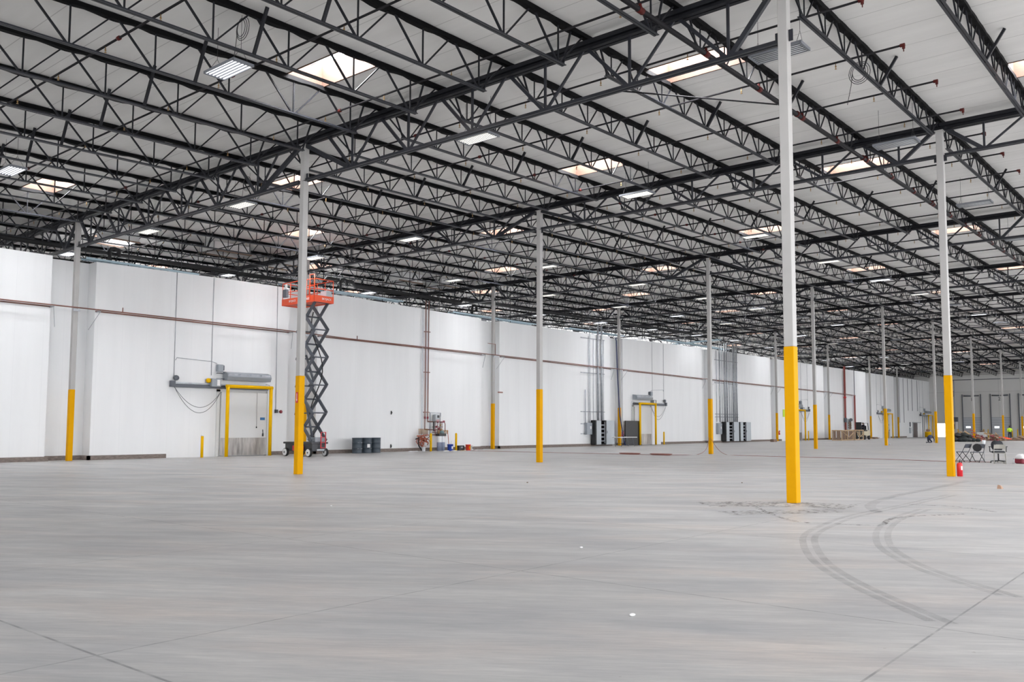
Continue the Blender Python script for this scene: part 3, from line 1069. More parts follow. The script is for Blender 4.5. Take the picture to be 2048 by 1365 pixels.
    ca, cb = xa + f * 0.12, mx - f * 0.1
    zt_ = wtop(xc) - 0.05
    m = MB()
    m.path([(ca, 0, 3.95), (ca, 0, zt_)], 0.014, 6)
    m.path([(cb, 0, 4.1), (cb, 0, zt_)], 0.014, 6)
    m.path([(ca + f * 0.05, 0, 4.75), (ca + f * 0.12, 0, 4.88), (cb, 0, 4.8), (mx + f * 0.2, 0, 4.72)], 0.014, 6)
    m.path([(f * (w_ / 2 + 0.1), -0.02, 3.75), (f * (w_ / 2 + 0.33), -0.02, 3.72), (f * (w_ / 2 + 0.36), -0.02, 3.55), (f * (w_ / 2 + 0.36), -0.02, 1.45)], 0.014, 6)
    m.build('tube', M_GALV, c)
    MB().box((f * (w_ / 2 + 0.36) - 0.06, -0.09, 1.25), (f * (w_ / 2 + 0.36) + 0.06, 0.0, 1.5)).build('push_button_box', M_BLACKM, c)
cold_door(7.40, 9.92, 1, 'at the nearest cold room door', True, 1)
cold_door(46.35, 48.9, -1, 'at the second cold room door', False, 2)
cold_door(80.3, 82.75, -1, 'at the third cold room door', False, 3)
cold_door(113.7, 116.1, 1, 'at the fourth cold room door', False, 4)
cold_door(135.4, 137.9, 1, 'at the cold room door by the end wall', False, 5, False)

def bollard(x, y, lab, h=1.07):
    r = thing('bollard', lab, 'bollard', (x, y, 0), group='short yellow bollards')
    MB().tube((0, 0, 0), (0, 0, h - 0.02), 0.068, 16).build('post', M_YEL2, r)
    m = MB()
    m.lathe([(0.068, h - 0.02), (0.066, h + 0.01), (0.05, h + 0.04), (0.02, h + 0.055)], n=16)
    m.build('rounded_cap', M_YEL2 if h > 1.1 else M_CLEAR if x < 7 else M_YEL2, r)
bollard(5.95, -0.6, 'short yellow bollard left of the nearest cold room door')
bollard(49.9, -0.6, 'short yellow bollard right of the second cold room door')
bollard(83.1, -0.6, 'short yellow bollard right of the third cold room door')
bollard(21.14, -0.9, 'short yellow bollard in front of the copper pipework, left one')
bollard(23.38, -0.9, 'short yellow bollard right of the copper pipework')
for i, y in enumerate((-4.3, -8.1, -8.75, -12.2, -12.95)):
    bollard(137.6, y, f'yellow bollard by the far dock doors, {ORD[i + 1]} from the left', 1.25)

# small conduit and switch right of the first door, fire plates, wall marks
c = thing('conduit', 'thin conduit dropping down the wall right of the nearest cold room door', 'conduit', (10.68, 0.28, 0))
MB().path([(-0.05, 0, wtop(10.6)), (-0.02, 0, 6.0), (0, 0, 2.4)], 0.014, 6).build('tube', M_GALV, c)
MB().cbox((0, -0.06, 2.34), (0.15, 0.12, 0.18), 0.01).build('switch_box', M_BLACKM, c)
r = thing('alarm_bell', 'small round red alarm bell on the wall right of the nearest door', 'alarm', (10.98, 0.28, 2.32))
MB().lathe([(0.03, 0.0), (0.09, -0.02), (0.09, -0.07), (0.04, -0.1)], n=14, axis='y').build('gong', M_DKRED, r)
MB().box((-0.26, -0.03, -0.012), (-0.08, 0.0, 0.012)).build('bracket', M_GALV, r)
for z, lab in ((2.38, 'small dark wall fitting above the grey drums, upper one'), (0.34, 'small dark wall fitting right of the grey drums, near the curb')):
    m = MB()
    m.cbox((18.9, 0.27, z), (0.05, 0.05, 0.22))
    m.sphere((18.9, 0.24, z), 0.05, 8)
    tag(m.build('wall_hydrant_stub', M_BLACKM), lab, 'wall fitting')
tag(MB().cbox((29.0, 0.27, 3.95), (0.5, 0.04, 0.09)).build('wall_bracket', M_COPPER), 'short reddish bracket on the wall right of the third niche column', 'bracket')

# ---------------------------------------------------------------- steel drums
def make_drum():
    r = thing('steel_drum', 'drum', 'drum')
    pr = [(0.27, 0.0), (0.295, 0.005), (0.295, 0.02), (0.285, 0.03), (0.285, 0.28), (0.30, 0.295), (0.285, 0.31), (0.285, 0.58), (0.30, 0.595), (0.285, 0.61),
          (0.285, 0.85), (0.298, 0.86), (0.298, 0.88), (0.28, 0.88), (0.275, 0.862), (0.02, 0.862)]
    MB().lathe(pr, n=36).build('body', M_DRUM, r)
    m = MB()
    m.lathe([(0.03, 0.862), (0.03, 0.876), (0.01, 0.878)], (0.15, 0, 0), 12)
    m.build('bung', M_BLACKM, r)
    m = MB()
    for j in range(7):
        t = -2.1 + j * 0.22
        for z in (0.26, 0.6):
            if j % 3 != 2: m.cbox((0.29 * math.cos(t), 0.29 * math.sin(t), z), (0.02, 0.02, 0.02))
    m.build('paint_specks', M_WHITE, r)
    return r
d0 = make_drum()
d0.location = (15.55, -0.62, 0)
d0['label'] = 'blue-grey steel drum against the white wall, left of three'
d0['group'] = 'steel drums by the wall'
d1 = dup(d0, (16.24, -0.62, 0), 0.5, 'blue-grey steel drum with white paper label, middle of three')
m = MB()
lt = []
for i in range(6):
    t = -2.62 + i * 0.12
    lt.append((0.304 * math.cos(t), 0.304 * math.sin(t)))
m.loft([[(x, y, 0.32) for x, y in lt] + [(x * 0.99, y * 0.99, 0.32) for x, y in reversed(lt)], [(x, y, 0.52) for x, y in lt] + [(x * 0.99, y * 0.99, 0.52) for x, y in reversed(lt)]])
m.build('paper_label', M_WHITE, d1)
d2 = dup(d0, (16.93, -0.62, 0), 1.1, 'blue-grey steel drum speckled with white paint, right of three')

# ---------------------------------------------------------------- copper pipework station
r = thing('refrigeration_risers', 'pair of tall copper risers climbing the white wall to the roof', 'pipe', (21.78, 0.2, 0))
MB().path([(-0.12, 0, 9.6), (-0.12, 0, 1.45), (-0.12, 0, 1.36), (0.6, 0, 1.33)], 0.033, 10).build('riser', M_COPPER, r)
MB().path([(0.13, 0, 9.6), (0.13, 0, 1.95), (0.13, 0, 1.86), (0.7, 0, 1.84)], 0.033, 10).build('riser', M_COPPER, r)
m = MB()
for z in (7.6, 5.0, 2.45):
    m.cbox((0.0, 0.0, z), (0.5, 0.1, 0.05))
m.build('strut', M_COPPER, r)
m = MB()
for x in (-0.12, 0.13):
    m.lathe([(0.03, -0.08), (0.055, -0.06), (0.055, 0.06), (0.03, 0.08)], (x, 0, 2.1), 10)
m.build('valve', M_DKRED, r)
m = MB()
m.box((-0.42, -0.02, 0.2), (-0.36, 0.0, 9.05))
m.build('wall_strip', M_GALV, r)
r = thing('valve_station', 'wall rack of copper valves and gauges beside the tall copper risers', 'valve station', (22.6, 0.0, 0))
m = MB()
for x in (-0.42, 0.52):
    m.box((x - 0.02, 0.24, 0.95), (x + 0.02, 0.285, 2.42))
for z in (0.95, 2.4):
    m.box((-0.44, 0.24, z), (0.54, 0.285, z + 0.04))
m.build('frame', M_GALV, r)
MB().cbox((-0.06, 0.08, 2.1), (0.36, 0.3, 0.42), 0.03).build('control_box', M_LGREY, r)
MB().cbox((-0.02, -0.08, 2.18), (0.16, 0.02, 0.16)).build('display', M_BLACKM, r)
MB().cbox((-0.06, -0.08, 1.92), (0.26, 0.02, 0.12)).build('lower_cover', mat('pink_cover', (0.5, 0.3, 0.3), 0.5), r)
MB().cbox((0.28, -0.05, 2.02), (0.2, 0.1, 0.32), 0.02).build('white_controller', M_WHITE, r)
m = MB()
for z in (1.84, 1.52, 1.33, 1.18, 1.02):
    m.path([(-0.4, 0.05, z), (0.5, 0.05, z)], 0.022, 8)
for x in (-0.2, 0.02, 0.25, 0.42):
    m.path([(x, 0.02, 1.9), (x, 0.02, 0.95)], 0.018, 8)
m.path([(0.4, -0.02, 1.84), (0.6, -0.02, 1.82), (0.66, -0.02, 1.7), (0.66, -0.02, 1.25), (0.5, -0.02, 1.15)], 0.025, 8)
m.build('copper_manifold', M_COPPER, r)
for i, (x, z) in enumerate(((0.02, 1.84), (0.25, 1.62), (0.12, 1.4), (0.3, 1.33), (-0.1, 1.52), (0.08, 1.1), (-0.25, 1.3))):
    m = MB()
    m.sphere((x, 0.0, z), 0.065, 8)
    m.cbox((x, -0.06, z + 0.08), (0.1, 0.03, 0.03))
    m.build('valve', M_BRASS if i % 2 else M_DKRED, r)
MB().cbox((0.44, -0.02, 1.86), (0.3, 0.14, 0.14), 0.02).build('solenoid_valve', M_DKRED, r)
MB().cbox((-0.32, 0.02, 1.56), (0.07, 0.07, 0.62)).build('dark_column', M_BLACKM, r)
# copper tubing lattice and coils on the floor
r = thing('copper_tubing_bundle', 'bundle of bent bright copper tubes leaning at the wall right of the tall cylinder', 'copper tubing', (23.2, -0.22, 0))
m = MB()
for i in range(9):
    q = i * 0.07
    m.path([(-0.42 + q, 0.3, 1.22), (-0.42 + q, 0.28, 0.36 + q * 0.9), (0.0 + q * 0.2 - 0.1, 0.2, 0.26 + q * 0.7), (-0.3, 0.1, 0.24 + q * 0.6)], 0.015, 6)
m.path([(0.4, 0.3, 1.3), (0.42, 0.2, 0.3), (0.42, 0.1, 0.02)], 0.02, 6)
m.build('tube', M_COPPER2, r)
m = MB()
for i in range(8):
    m.tube((-0.42 + i * 0.11, 0.3, 1.06), (-0.42 + i * 0.11, 0.3, 1.32), 0.022, 6)
m.box((-0.48, 0.27, 1.24), (0.44, 0.33, 1.28))
m.build('brass_header', M_BRASS, r)
r = thing('copper_tubing_bundle', 'tangle of copper tubes and black hose at the wall left of the bollard', 'copper tubing', (21.1, -0.3, 0))
m = MB()
rnd = random.Random(3)
for i in range(16):
    pts = []
    cx_, cz_ = rnd.uniform(-0.15, 0.45), rnd.uniform(0.35, 0.8)
    for t in range(9):
        a = t / 8 * PI * rnd.uniform(0.9, 1.6)
        pts.append((cx_ + 0.28 * math.cos(a), rnd.uniform(0.1, 0.35), max(0.24, cz_ + 0.26 * math.sin(a))))
    m.path(pts, 0.016, 6)
m.path([(-0.3, 0.3, 0.95), (0.6, 0.3, 0.97)], 0.03, 8)
m.build('tube', M_COPPER2, r)
m = MB()
for i in range(9):
    m.tube((-0.1 + i * 0.09, 0.32, 1.05), (-0.1 + i * 0.09, 0.32, 1.4), 0.02, 6)
m.build('brass_header', M_BRASS, r)
m = MB()
m.path([(-0.5, 0.2, 0.75), (-0.25, 0.15, 0.85), (-0.38, 0.1, 0.6), (-0.42, 0.0, 0.35), (-0.25, -0.1, 0.05)], 0.04, 8)
m.build('hose', M_RUB, r)
r = thing('refrigerant_cylinder', 'tall pale grey twin cylinder with dark cap between the two short bollards', 'cylinder', (22.15, -0.75, 0))
m = MB()
for x in (-0.13, 0.15):
    m.lathe([(0.14, 0), (0.155, 0.03), (0.155, 0.9), (0.12, 1.0), (0.05, 1.03)], (x, 0, 0), 20)
m.build('body', M_CLEAR, r)
m = MB()
for x in (-0.13, 0.15):
    m.lathe([(0.158, 0.02), (0.158, 0.55)], (x, 0, 0), 20)
m.build('blue_grey_band', mat('blue_grey_wrap', (0.20, 0.23, 0.32), 0.5), r)
MB().box((-0.3, -0.16, 0.94), (0.32, 0.16, 1.1)).build('dark_cap', M_BLACKM, r)
MB().lathe([(0.15, 1.1), (0.14, 1.2), (0.08, 1.28), (0.02, 1.3)], (0.1, 0, 0), 14).build('dome', mat('teal_grey', (0.16, 0.24, 0.25), 0.4), r)
def bucket(x, y, rad, h, m_, lab, nm='bucket', label_m=None, rz=0):
    r = thing(nm, lab, 'bucket', (x, y, 0), rz)
    MB().lathe([(rad * 0.86, 0), (rad * 0.88, 0.01), (rad, h - 0.03), (rad * 1.06, h - 0.03), (rad * 1.06, h), (rad * 0.96, h), (rad * 0.84, 0.03), (0.01, 0.02)], n=22).build('body', m_, r)
    m = MB()
    m.path([(rad * 1.04 * math.cos(t), -rad * 0.4 * abs(math.sin(t)), h - 0.03 - rad * 1.0 * math.sin(t)) for t in [PI * i / 10 for i in range(11)]], 0.006, 5)
    m.build('handle', M_BLACKM, r)
    if label_m:
        m = MB()
        lt = [(rad * 1.01 * math.cos(-1.9 + i * 0.12), rad * 1.01 * math.sin(-1.9 + i * 0.12)) for i in range(7)]
        m.loft([[(a, b_, h * 0.3) for a, b_ in lt] + [(a * .97, b_ * .97, h * 0.3) for a, b_ in reversed(lt)], [(a, b_, h * 0.7) for a, b_ in lt] + [(a * .97, b_ * .97, h * 0.7) for a, b_ in reversed(lt)]])
        m.build('paper_label', label_m, r)
    return r
bucket(22.75, -1.0, 0.19, 0.42, M_BLUE, 'blue bucket with white label holding a rod', label_m=M_WHITE)
tag(MB().tube((22.7, -1.0, 0.02), (23.15, -0.7, 0.62), 0.012, 6).build('metal_rod', M_GALV), 'thin metal rod leaning out of the blue bucket', 'rod')
bucket(24.35, -1.05, 0.17, 0.38, mat('red_bucket', (0.75, 0.05, 0.015), 0.4), 'bright red bucket by the wall past the right bollard', label_m=M_YEL)
bucket(24.8, -0.9, 0.15, 0.3, M_WHITE, 'white bucket right of the bright red bucket', label_m=M_DGREY)
bucket(20.72, -0.7, 0.11, 0.28, M_CLEAR, 'small pale tub on the floor left of the short bollard')
r = thing('black_crate', 'black crate on the floor left of the bright red bucket', 'crate', (23.95, -0.7, 0))
MB().cbox((0, 0, 0.16), (0.5, 0.34, 0.32), 0.02).build('body', M_BLACKM, r)
MB().cbox((0, -0.172, 0.2), (0.2, 0.01, 0.1)).build('label_patch', M_GREY, r)
for i, (x, y, dx, dy, m_) in enumerate(((21.9, -1.5, .5, .12, M_WHITE), (22.5, -1.6, .4, .2, M_WHITE), (20.0, -0.6, .7, .2, M_CLEAR), (23.3, -1.6, .5, .06, M_TIMB), (24.6, -1.5, .3, .1, M_WHITE), (19.6, -0.8, .5, .15, M_CLEAR))):
    m = MB()
    m.loft([[(x - dx / 2, y - dy / 2, 0.001), (x + dx / 2, y - dy / 3, 0.001), (x + dx / 3, y + dy / 2, 0.001), (x - dx / 2, y + dy / 2, 0.001)],
            [(x - dx / 3, y - dy / 3, 0.035), (x + dx / 3, y - dy / 4, 0.05), (x + dx / 4, y + dy / 3, 0.03), (x - dx / 3, y + dy / 3, 0.045)]])
    tag(m.build('scrap_piece', m_), f'pale flat scrap piece on the floor near the bollards, {ORD[i + 1]}', 'scrap', 'scraps near the copper pipework')

# ---------------------------------------------------------------- scissor lift
L = thing('scissor_lift', 'raised orange scissor lift with dark grey scissor arms and white wheels', 'scissor lift', (10.52, -2.62, 0))
M_CHAS = mat('lift_charcoal', (0.045, 0.048, 0.055), 0.45)
M_ARM = mat('lift_arm_grey', (0.085, 0.095, 0.115), 0.38)
m = MB()
m.cbox((0, 0, 0.47), (0.86, 2.3, 0.40), 0.03)
m.cbox((0, 0, 0.69), (1.02, 2.42, 0.10), 0.02)
m.build('chassis', M_CHAS, L)
for sx in (-1, 1):
    for sy in (-1, 1):
        wh = MB().lathe([(0.19, -0.07), (0.21, -0.05), (0.21, 0.05), (0.19, 0.07), (0.15, 0.07)], (sx * 0.5, sy * 0.98, 0.21), 24, 'x').build('wheel', M_RUB, L)
        MB().lathe([(0.165, -0.082), (0.18, -0.07), (0.18, 0.07), (0.165, 0.082), (0.06, 0.088)], (sx * 0.5, sy * 0.98, 0.21), 20, 'x').build('hub', M_WHITE, wh)
        MB().lathe([(0.04, -0.1), (0.04, 0.1)], (sx * 0.5, sy * 0.98, 0.21), 10, 'x').build('hub_cap', M_BLACKM, wh)
m = MB()
for x in (0.02, 0.3):
    m.box((x - 0.02, -1.27, 0.42), (x + 0.02, -1.23, 1.25))
for z in (0.45, 0.72, 0.98, 1.23):
    m.box((0.02, -1.27, z - 0.015), (0.3, -1.23, z + 0.015))
m.build('entry_ladder', M_REDP, L)
MB().cbox((0.05, -0.95, 0.86), (0.6, 0.4, 0.24), 0.02).build('pump_box', M_GREY, L)
m = MB()
m.box((-0.2, -1.24, 0.3), (0.25, -1.21, 0.38))
m.build('rear_step', M_LGREY, L)
MB().cbox((-0.52, -0.1, 0.42), (0.05, 0.9, 0.26), 0.01).build('side_tray', M_REDP, L)
# five scissor stages
z0, dzs = 0.80, 1.415
yN, yF = -1.1, 0.28
for s in range(5):
    za, zb = z0 + s * dzs, z0 + (s + 1) * dzs
    for sx in (-0.46, 0.46):
        ix = sx * 0.87
        MB().bar((sx, yN, za), (sx, yF, zb), 0.06, 0.165, up=(0, 0, 1)).build('scissor_arm', M_ARM, L)
        MB().bar((ix, yF, za), (ix, yN, zb), 0.06, 0.165, up=(0, 0, 1)).build('scissor_arm', M_ARM, L)
    m = MB()
    m.tube((-0.48, yN, zb), (0.48, yN, zb), 0.035, 10)
    m.tube((-0.48, yF, zb), (0.48, yF, zb), 0.035, 10)
    m.tube((-0.42, (yN + yF) / 2, (za + zb) / 2), (0.42, (yN + yF) / 2, (za + zb) / 2), 0.045, 10)
    m.build('cross_pin', M_ARM, L)
for za, zb in ((1.0, 3.0), (3.9, 5.2)):
    cy = MB().tube((0, -0.55, za), (0, 0.1, zb), 0.06, 12).build('lift_cylinder', M_DGREY, L)
    MB().tube((0, 0.1, zb), (0, 0.25, zb + 0.5), 0.032, 10).build('piston_rod', M_GALV, cy)
m = MB()
for q in range(3):
    m.path([(0.05 + 0.02 * q, yN + 0.4 + 0.5 * math.sin(t * 1.3), z0 + t) for t in [i * 0.35 for i in range(20)]], 0.012, 5)
m.build('hydraulic_hose', M_RUB, L)
# platform
zp = z0 + 5 * dzs + 0.07
MB().box((-0.58, -1.3, zp - 0.06), (0.58, 1.45, zp)).build('platform_floor', M_ORANGE, L)
m = MB()
for s in (-1, 1):
    m.box((min(s * 0.58, s * 0.6), -1.3, zp - 0.1), (max(s * 0.58, s * 0.6), 1.45, zp + 0.24))
m.box((-0.6, -1.32, zp - 0.1), (0.6, -1.3, zp + 0.24))
m.box((-0.6, 1.45, zp - 0.1), (0.6, 1.47, zp + 0.24))
m.build('toe_board', M_ORANGE, L)
for sx in (-1, 1):
    m = MB()
    for y in (-1.28, -0.62, 0.05, 0.75, 1.43):
        m.tube((sx * 0.58, y, zp), (sx * 0.58, y, zp + 1.08), 0.02, 8)
    for z in (0.58, 1.08):
        m.tube((sx * 0.58, -1.28, zp + z), (sx * 0.58, 1.43, zp + z), 0.022, 8)
    m.build('guardrail', M_ORANGE, L)
m = MB()
for z in (0.58, 1.08):
    m.tube((-0.58, 1.43, zp + z), (0.58, 1.43, zp + z), 0.022, 8)
    m.tube((-0.58, -1.28, zp + z), (0.58, -1.28, zp + z), 0.022, 8)
m.build('end_rail', M_ORANGE, L)
m = MB()
for y in (-1.28, -0.92):
    m.tube((-0.6, y, zp), (-0.6, y, zp + 1.32), 0.024, 8)
for z in (0.7, 1.3):
    m.tube((-0.6, -1.28, zp + z), (-0.6, -0.92, zp + z), 0.024, 8)
m.build('entry_gate', M_ORANGE, L)
MB().cbox((-0.64, 1.1, zp + 0.52), (0.16, 0.34, 0.42), 0.02).build('control_box', M_DGREY, L)
MB().cbox((-0.62, 1.1, zp + 0.88), (0.02, 0.2, 0.26)).build('document_holder', M_WHITE, L)
MB().cbox((0.35, -1.0, zp + 0.3), (0.36, 0.5, 0.5), 0.02).build('tool_box', M_LGREY, L)
text('maker_lettering', 'SJIII 4632', 0.17, M_WHITE, L, (-0.606, -0.6, zp + 0.08), (PI / 2, 0, -PI / 2))
text('maker_lettering', 'SKYJACK', 0.15, M_WHITE, L, (-0.606, 0.55, zp + 0.08), (PI / 2, 0, -PI / 2))
text('maker_lettering', 'SKYJACK', 0.15, M_WHITE, L, (0.15, -1.326, zp + 0.08), (PI / 2, 0, 0))

# red sign on the yellow column in front of the lift
sg = thing('fire_extinguisher_sign', 'small red sign with white arrow on the yellow column base by the lift', 'sign', (0.0, -16.6 - 0.02, 2.55))
MB().box((-0.118, -0.035, -0.28), (-0.107, 0.065, 0.06)).build('plate', M_REDP, sg)
m = MB()
m.box((-0.121, 0.005, -0.17), (-0.1175, 0.027, 0.02))
m.add([(-0.12, -0.015, -0.17), (-0.12, 0.047, -0.17), (-0.12, 0.016, -0.24), (-0.1175, -0.015, -0.17), (-0.1175, 0.047, -0.17), (-0.1175, 0.016, -0.24)],
      [(0, 1, 2), (3, 5, 4), (0, 3, 4, 1), (1, 4, 5, 2), (2, 5, 3, 0)])
m.build('arrow', M_WHITE, sg)
sg = thing('wall_sign', 'lime green and dark sign board standing out beside the foremost yellow column', 'sign', (78.2, 0.28, 3.15))
MB().cbox((0, -0.03, 0), (0.75, 0.03, 0.85)).build('board', M_LIME, sg)
MB().cbox((0.42, -0.03, 0), (0.12, 0.035, 0.8)).build('dark_edge', M_BLACKM, sg)

def extinguisher(x, y, z, lab, hung=False):
    r = thing('fire_extinguisher', lab, 'fire extinguisher', (x, y, z))
    MB().lathe([(0.075, 0), (0.085, 0.012), (0.085, 0.36), (0.07, 0.41), (0.03, 0.43)], n=22).build('body', M_REDP, r)
    m = MB()
    m.tube((0, 0, 0.42), (0, 0, 0.48), 0.022, 10)
    m.bar((-0.01, 0, 0.47), (0.09, 0, 0.49), 0.02, 0.012)
    m.bar((-0.01, 0, 0.49), (0.09, 0, 0.53), 0.02, 0.012)
    m.build('valve_head', M_BLACKM, r)
    m = MB()
    m.path([(0.02, -0.02, 0.47), (0.1, -0.03, 0.44), (0.125, -0.03, 0.3), (0.11, -0.03, 0.12)], 0.012, 8)
    m.build('hose', M_RUB, r)
    m = MB()
    lt = [(0.0865 * math.cos(-2.5 + i * 0.14), 0.0865 * math.sin(-2.5 + i * 0.14)) for i in range(6)]
    m.loft([[(a, b_, 0.2) for a, b_ in lt] + [(a * .97, b_ * .97, 0.2) for a, b_ in reversed(lt)], [(a, b_, 0.32) for a, b_ in lt] + [(a * .97, b_ * .97, 0.32) for a, b_ in reversed(lt)]])
    m.build('paper_label', M_WHITE, r)
    return r
extinguisher(12.48, -33.16, 0, 'red fire extinguisher on the floor at the foot of a yellow column')
extinguisher(43.9, -0.2, 0.75, 'red fire extinguisher hung on the wall column behind the folding table')
extinguisher(75.66, -0.2, 0.7, 'red fire extinguisher hung on the sixth wall column')

# ---------------------------------------------------------------- electrical gear at the wall
def cabinet(x, lab, w_=1.45):
    r = thing('electrical_cabinet', lab, 'electrical cabinet', (x, 0.02, 0.12), group='tall grey electrical cabinets')
    m = MB()
    m.box((-w_ / 2, -0.28, 0), (-w_ / 2 + 0.03, 0.16, 1.95))
    m.box((w_ / 2 - 0.03, -0.28, 0), (w_ / 2, 0.16, 1.95))
    m.box((-w_ / 2, 0.13, 0), (w_ / 2, 0.16, 1.95))
    m.box((-w_ / 2, -0.28, 0), (w_ / 2, 0.16, 0.04))
    m.box((-w_ / 2, -0.28, 1.91), (w_ / 2, 0.16, 1.95))
    m.build('body', M_BLACKM, r)
    MB().box((-w_ / 2 + 0.12, -0.31, 0.02), (-w_ / 2 + 0.75, -0.285, 1.93)).build('door', M_LGREY, r)
    for i in range(5):
        MB().box((-w_ / 2 + 0.82, -0.2, 0.25 + i * 0.32), (w_ / 2 - 0.1, 0.1, 0.33 + i * 0.32)).build('breaker_tray', M_GREY, r)
    m = MB()
    m.box((w_ / 2 - 0.12, -0.25, 0.1), (w_ / 2 - 0.08, -0.2, 1.85))
    m.build('inner_rail', M_GALV, r)
    return r
cabinet(40.62, 'tall open grey electrical cabinet left of the second door')
def open_door(x, lab):
    r = thing('cabinet_panel', lab, 'cabinet', (x, -0.05, 0.12), group='grey cabinet panels')
    MB().cbox((0, 0, 0.975), (1.15, 0.4, 1.95), 0.02).build('body', M_LGREY, r)
    MB().cbox((-0.5, -0.21, 1.0), (0.03, 0.03, 0.2)).build('handle', M_DGREY, r)
    return r
open_door(42.05, 'plain pale grey cabinet right of the first open cabinet')
r = thing('disconnect_box', 'grey wall mounted switch box left of the first tall cabinet', 'switch box', (39.5, 0.29, 1.4))
MB().cbox((0, -0.14, 0), (0.72, 0.26, 0.95), 0.02).build('housing', M_GREY, r)
MB().cbox((0.12, -0.28, 0.08), (0.16, 0.03, 0.22)).build('label_plate', M_WHITE, r)
r = thing('standing_screen', 'large matt black panel standing by the second cold room door', 'panel', (45.3, -0.25, 0))
MB().cbox((0, 0, 1.03), (2.2, 0.1, 2.06), 0.01).build('board', M_BLACKM, r)
m = MB()
for x in (-1.05, 1.05): m.box((x - 0.04, -0.3, 0), (x + 0.04, 0.3, 0.05))
m.build('foot', M_DGREY, r)
def conduit_rack(lab, x0, x1, zs, tubes, ztop):
    r = thing('conduit_rack', lab, 'conduit rack', (0, 0.24, 0))
    for z in zs:
        MB().box((x0, 0.0, z - 0.035), (x1, 0.055, z + 0.035)).build('strut', M_GALV, r)
    for x, rad, z0_, z1_ in tubes:
        MB().tube((x, -0.01 - rad, z0_), (x, -0.01 - rad, z1_), rad, 12).build('conduit', M_GALV, r)
    return r
conduit_rack('rack of vertical grey conduits left of the second cold room door', 38.65, 41.95, (8.64, 5.85, 2.75, 1.78, 1.0),
             [(39.16, 0.03, 1.8, 4.5), (39.6, 0.02, 1.85, 8.8), (39.78, 0.03, 1.85, 9.7), (40.3, 0.022, 2.07, 8.6), (40.85, 0.075, 2.07, 9.75), (41.38, 0.075, 2.07, 9.75), (41.72, 0.022, 2.07, 8.6)], 9.8)
conduit_rack('dense rack of vertical grey conduits right of the fifth column row', 61.3, 66.4, (8.25, 6.2, 5.95, 2.85, 2.55),
             [(61.55, 0.03, 2.05, 9.3), (62.2, 0.05, 2.05, 9.9), (62.7, 0.03, 2.05, 9.9), (63.25, 0.075, 2.05, 10.1), (63.75, 0.075, 2.05, 10.1), (64.35, 0.04, 2.05, 9.9), (64.75, 0.03, 2.05, 9.3),
              (65.2, 0.08, 2.05, 10.1), (65.6, 0.05, 2.05, 10.0), (65.95, 0.07, 2.05, 10.1)], 10)
cabinet(63.35, 'tall open grey electrical cabinet, left of the two below the dense conduit rack', 1.7)
open_door(64.95, 'plain pale grey cabinet between two open cabinets under the dense conduit rack')
cabinet(66.4, 'tall open grey electrical cabinet, right of the two below the dense conduit rack', 1.5)
open_door(67.75, 'pale grey cabinet at the right end under the dense conduit rack')
r = thing('disconnect_box', 'grey wall switch box left of the cabinets under the dense conduit rack', 'switch box', (61.9, 0.29, 1.4))
MB().cbox((0, -0.14, 0), (0.8, 0.26, 1.1), 0.02).build('housing', M_GREY, r)
MB().cbox((0.15, -0.28, 0.08), (0.16, 0.03, 0.22)).build('label_plate', M_WHITE, r)
ppath('navy_pipe', [(43.2, 0.0, 8.95), (43.25, -0.05, 8.7), (43.35, -0.1, 5.5), (43.5, -0.2, 2.5), (43.75, -0.4, 0.45), (43.85, -0.5, 0.05)], 0.05, M_NAVY,
      'slightly bowed navy blue pipe standing beside the fourth wall column', 'pipe')
r = thing('folding_table', 'white plastic folding table in front of the black panel', 'table', (41.3, -2.1, 0))
MB().cbox((0, 0, 0.72), (2.5, 0.76, 0.045), 0.01).build('tabletop', M_WHITE, r)
for x in (-0.95, 0.95):
    for s in (-1, 1):
        MB().bar((x, s * 0.28, 0.0), (x * 0.72, s * 0.26, 0.70), 0.03, 0.03).build('leg', M_DGREY, r)
    m = MB()
    m.bar((x * 0.9, -0.28, 0.25), (x * 0.9, 0.28, 0.25), 0.025, 0.025)
    m.build('leg_brace', M_DGREY, r)
# fire riser pipes and the timber crates with the forklift
r = thing('red_riser_pipe', 'dull red fire riser pipe, left of two on the distant wall', 'pipe', (97.6, 0.08, 0))
MB().tube((0, 0, 0.1), (0, 0, 9.6), 0.13, 14).build('pipe', mat('dull_red_pipe', (0.28, 0.06, 0.05), 0.5), r)
MB().lathe([(0.13, 2.2), (0.19, 2.25), (0.19, 2.75), (0.13, 2.8)], n=14).build('valve', M_DGREY, r)
MB().lathe([(0.13, 5.4), (0.18, 5.42), (0.18, 5.56), (0.13, 5.6)], n=14).build('coupling', M_REDP, r)
r = thing('red_riser_pipe', 'dull red fire riser pipe, right of two above the forklift', 'pipe', (101.3, 0.08, 0))
MB().tube((0, 0, 0.1), (0, 0, 5.85), 0.11, 14).build('pipe', bpy.data.materials['dull_red_pipe'], r)
MB().tube((0, 0, 5.85), (0, 0, 9.6), 0.05, 10).build('upper_pipe', M_DGREY, r)
r = thing('valve_station', 'small distant wall rack of pipes and valves behind the timber crate', 'valve station', (99.2, 0.03, 1.2))
MB().box((-0.5, 0.2, 0.0), (0.5, 0.27, 1.5)).build('backboard', M_LGREY, r)
m = MB()
for z in (0.3, 0.6, 0.9): m.tube((-0.55, 0.05, z), (0.55, 0.05, z), 0.05, 8)
for x in (-0.3, 0.0, 0.3): m.tube((x, 0.0, 0.1), (x, 0.0, 1.2), 0.05, 8)
m.build('pipes', M_TIMB2, r)
m = MB()
m.sphere((0.15, -0.08, 1.35), 0.22, 10)
m.sphere((-0.2, -0.08, 1.2), 0.16, 10)
m.build('gauges', M_DGREY, r)
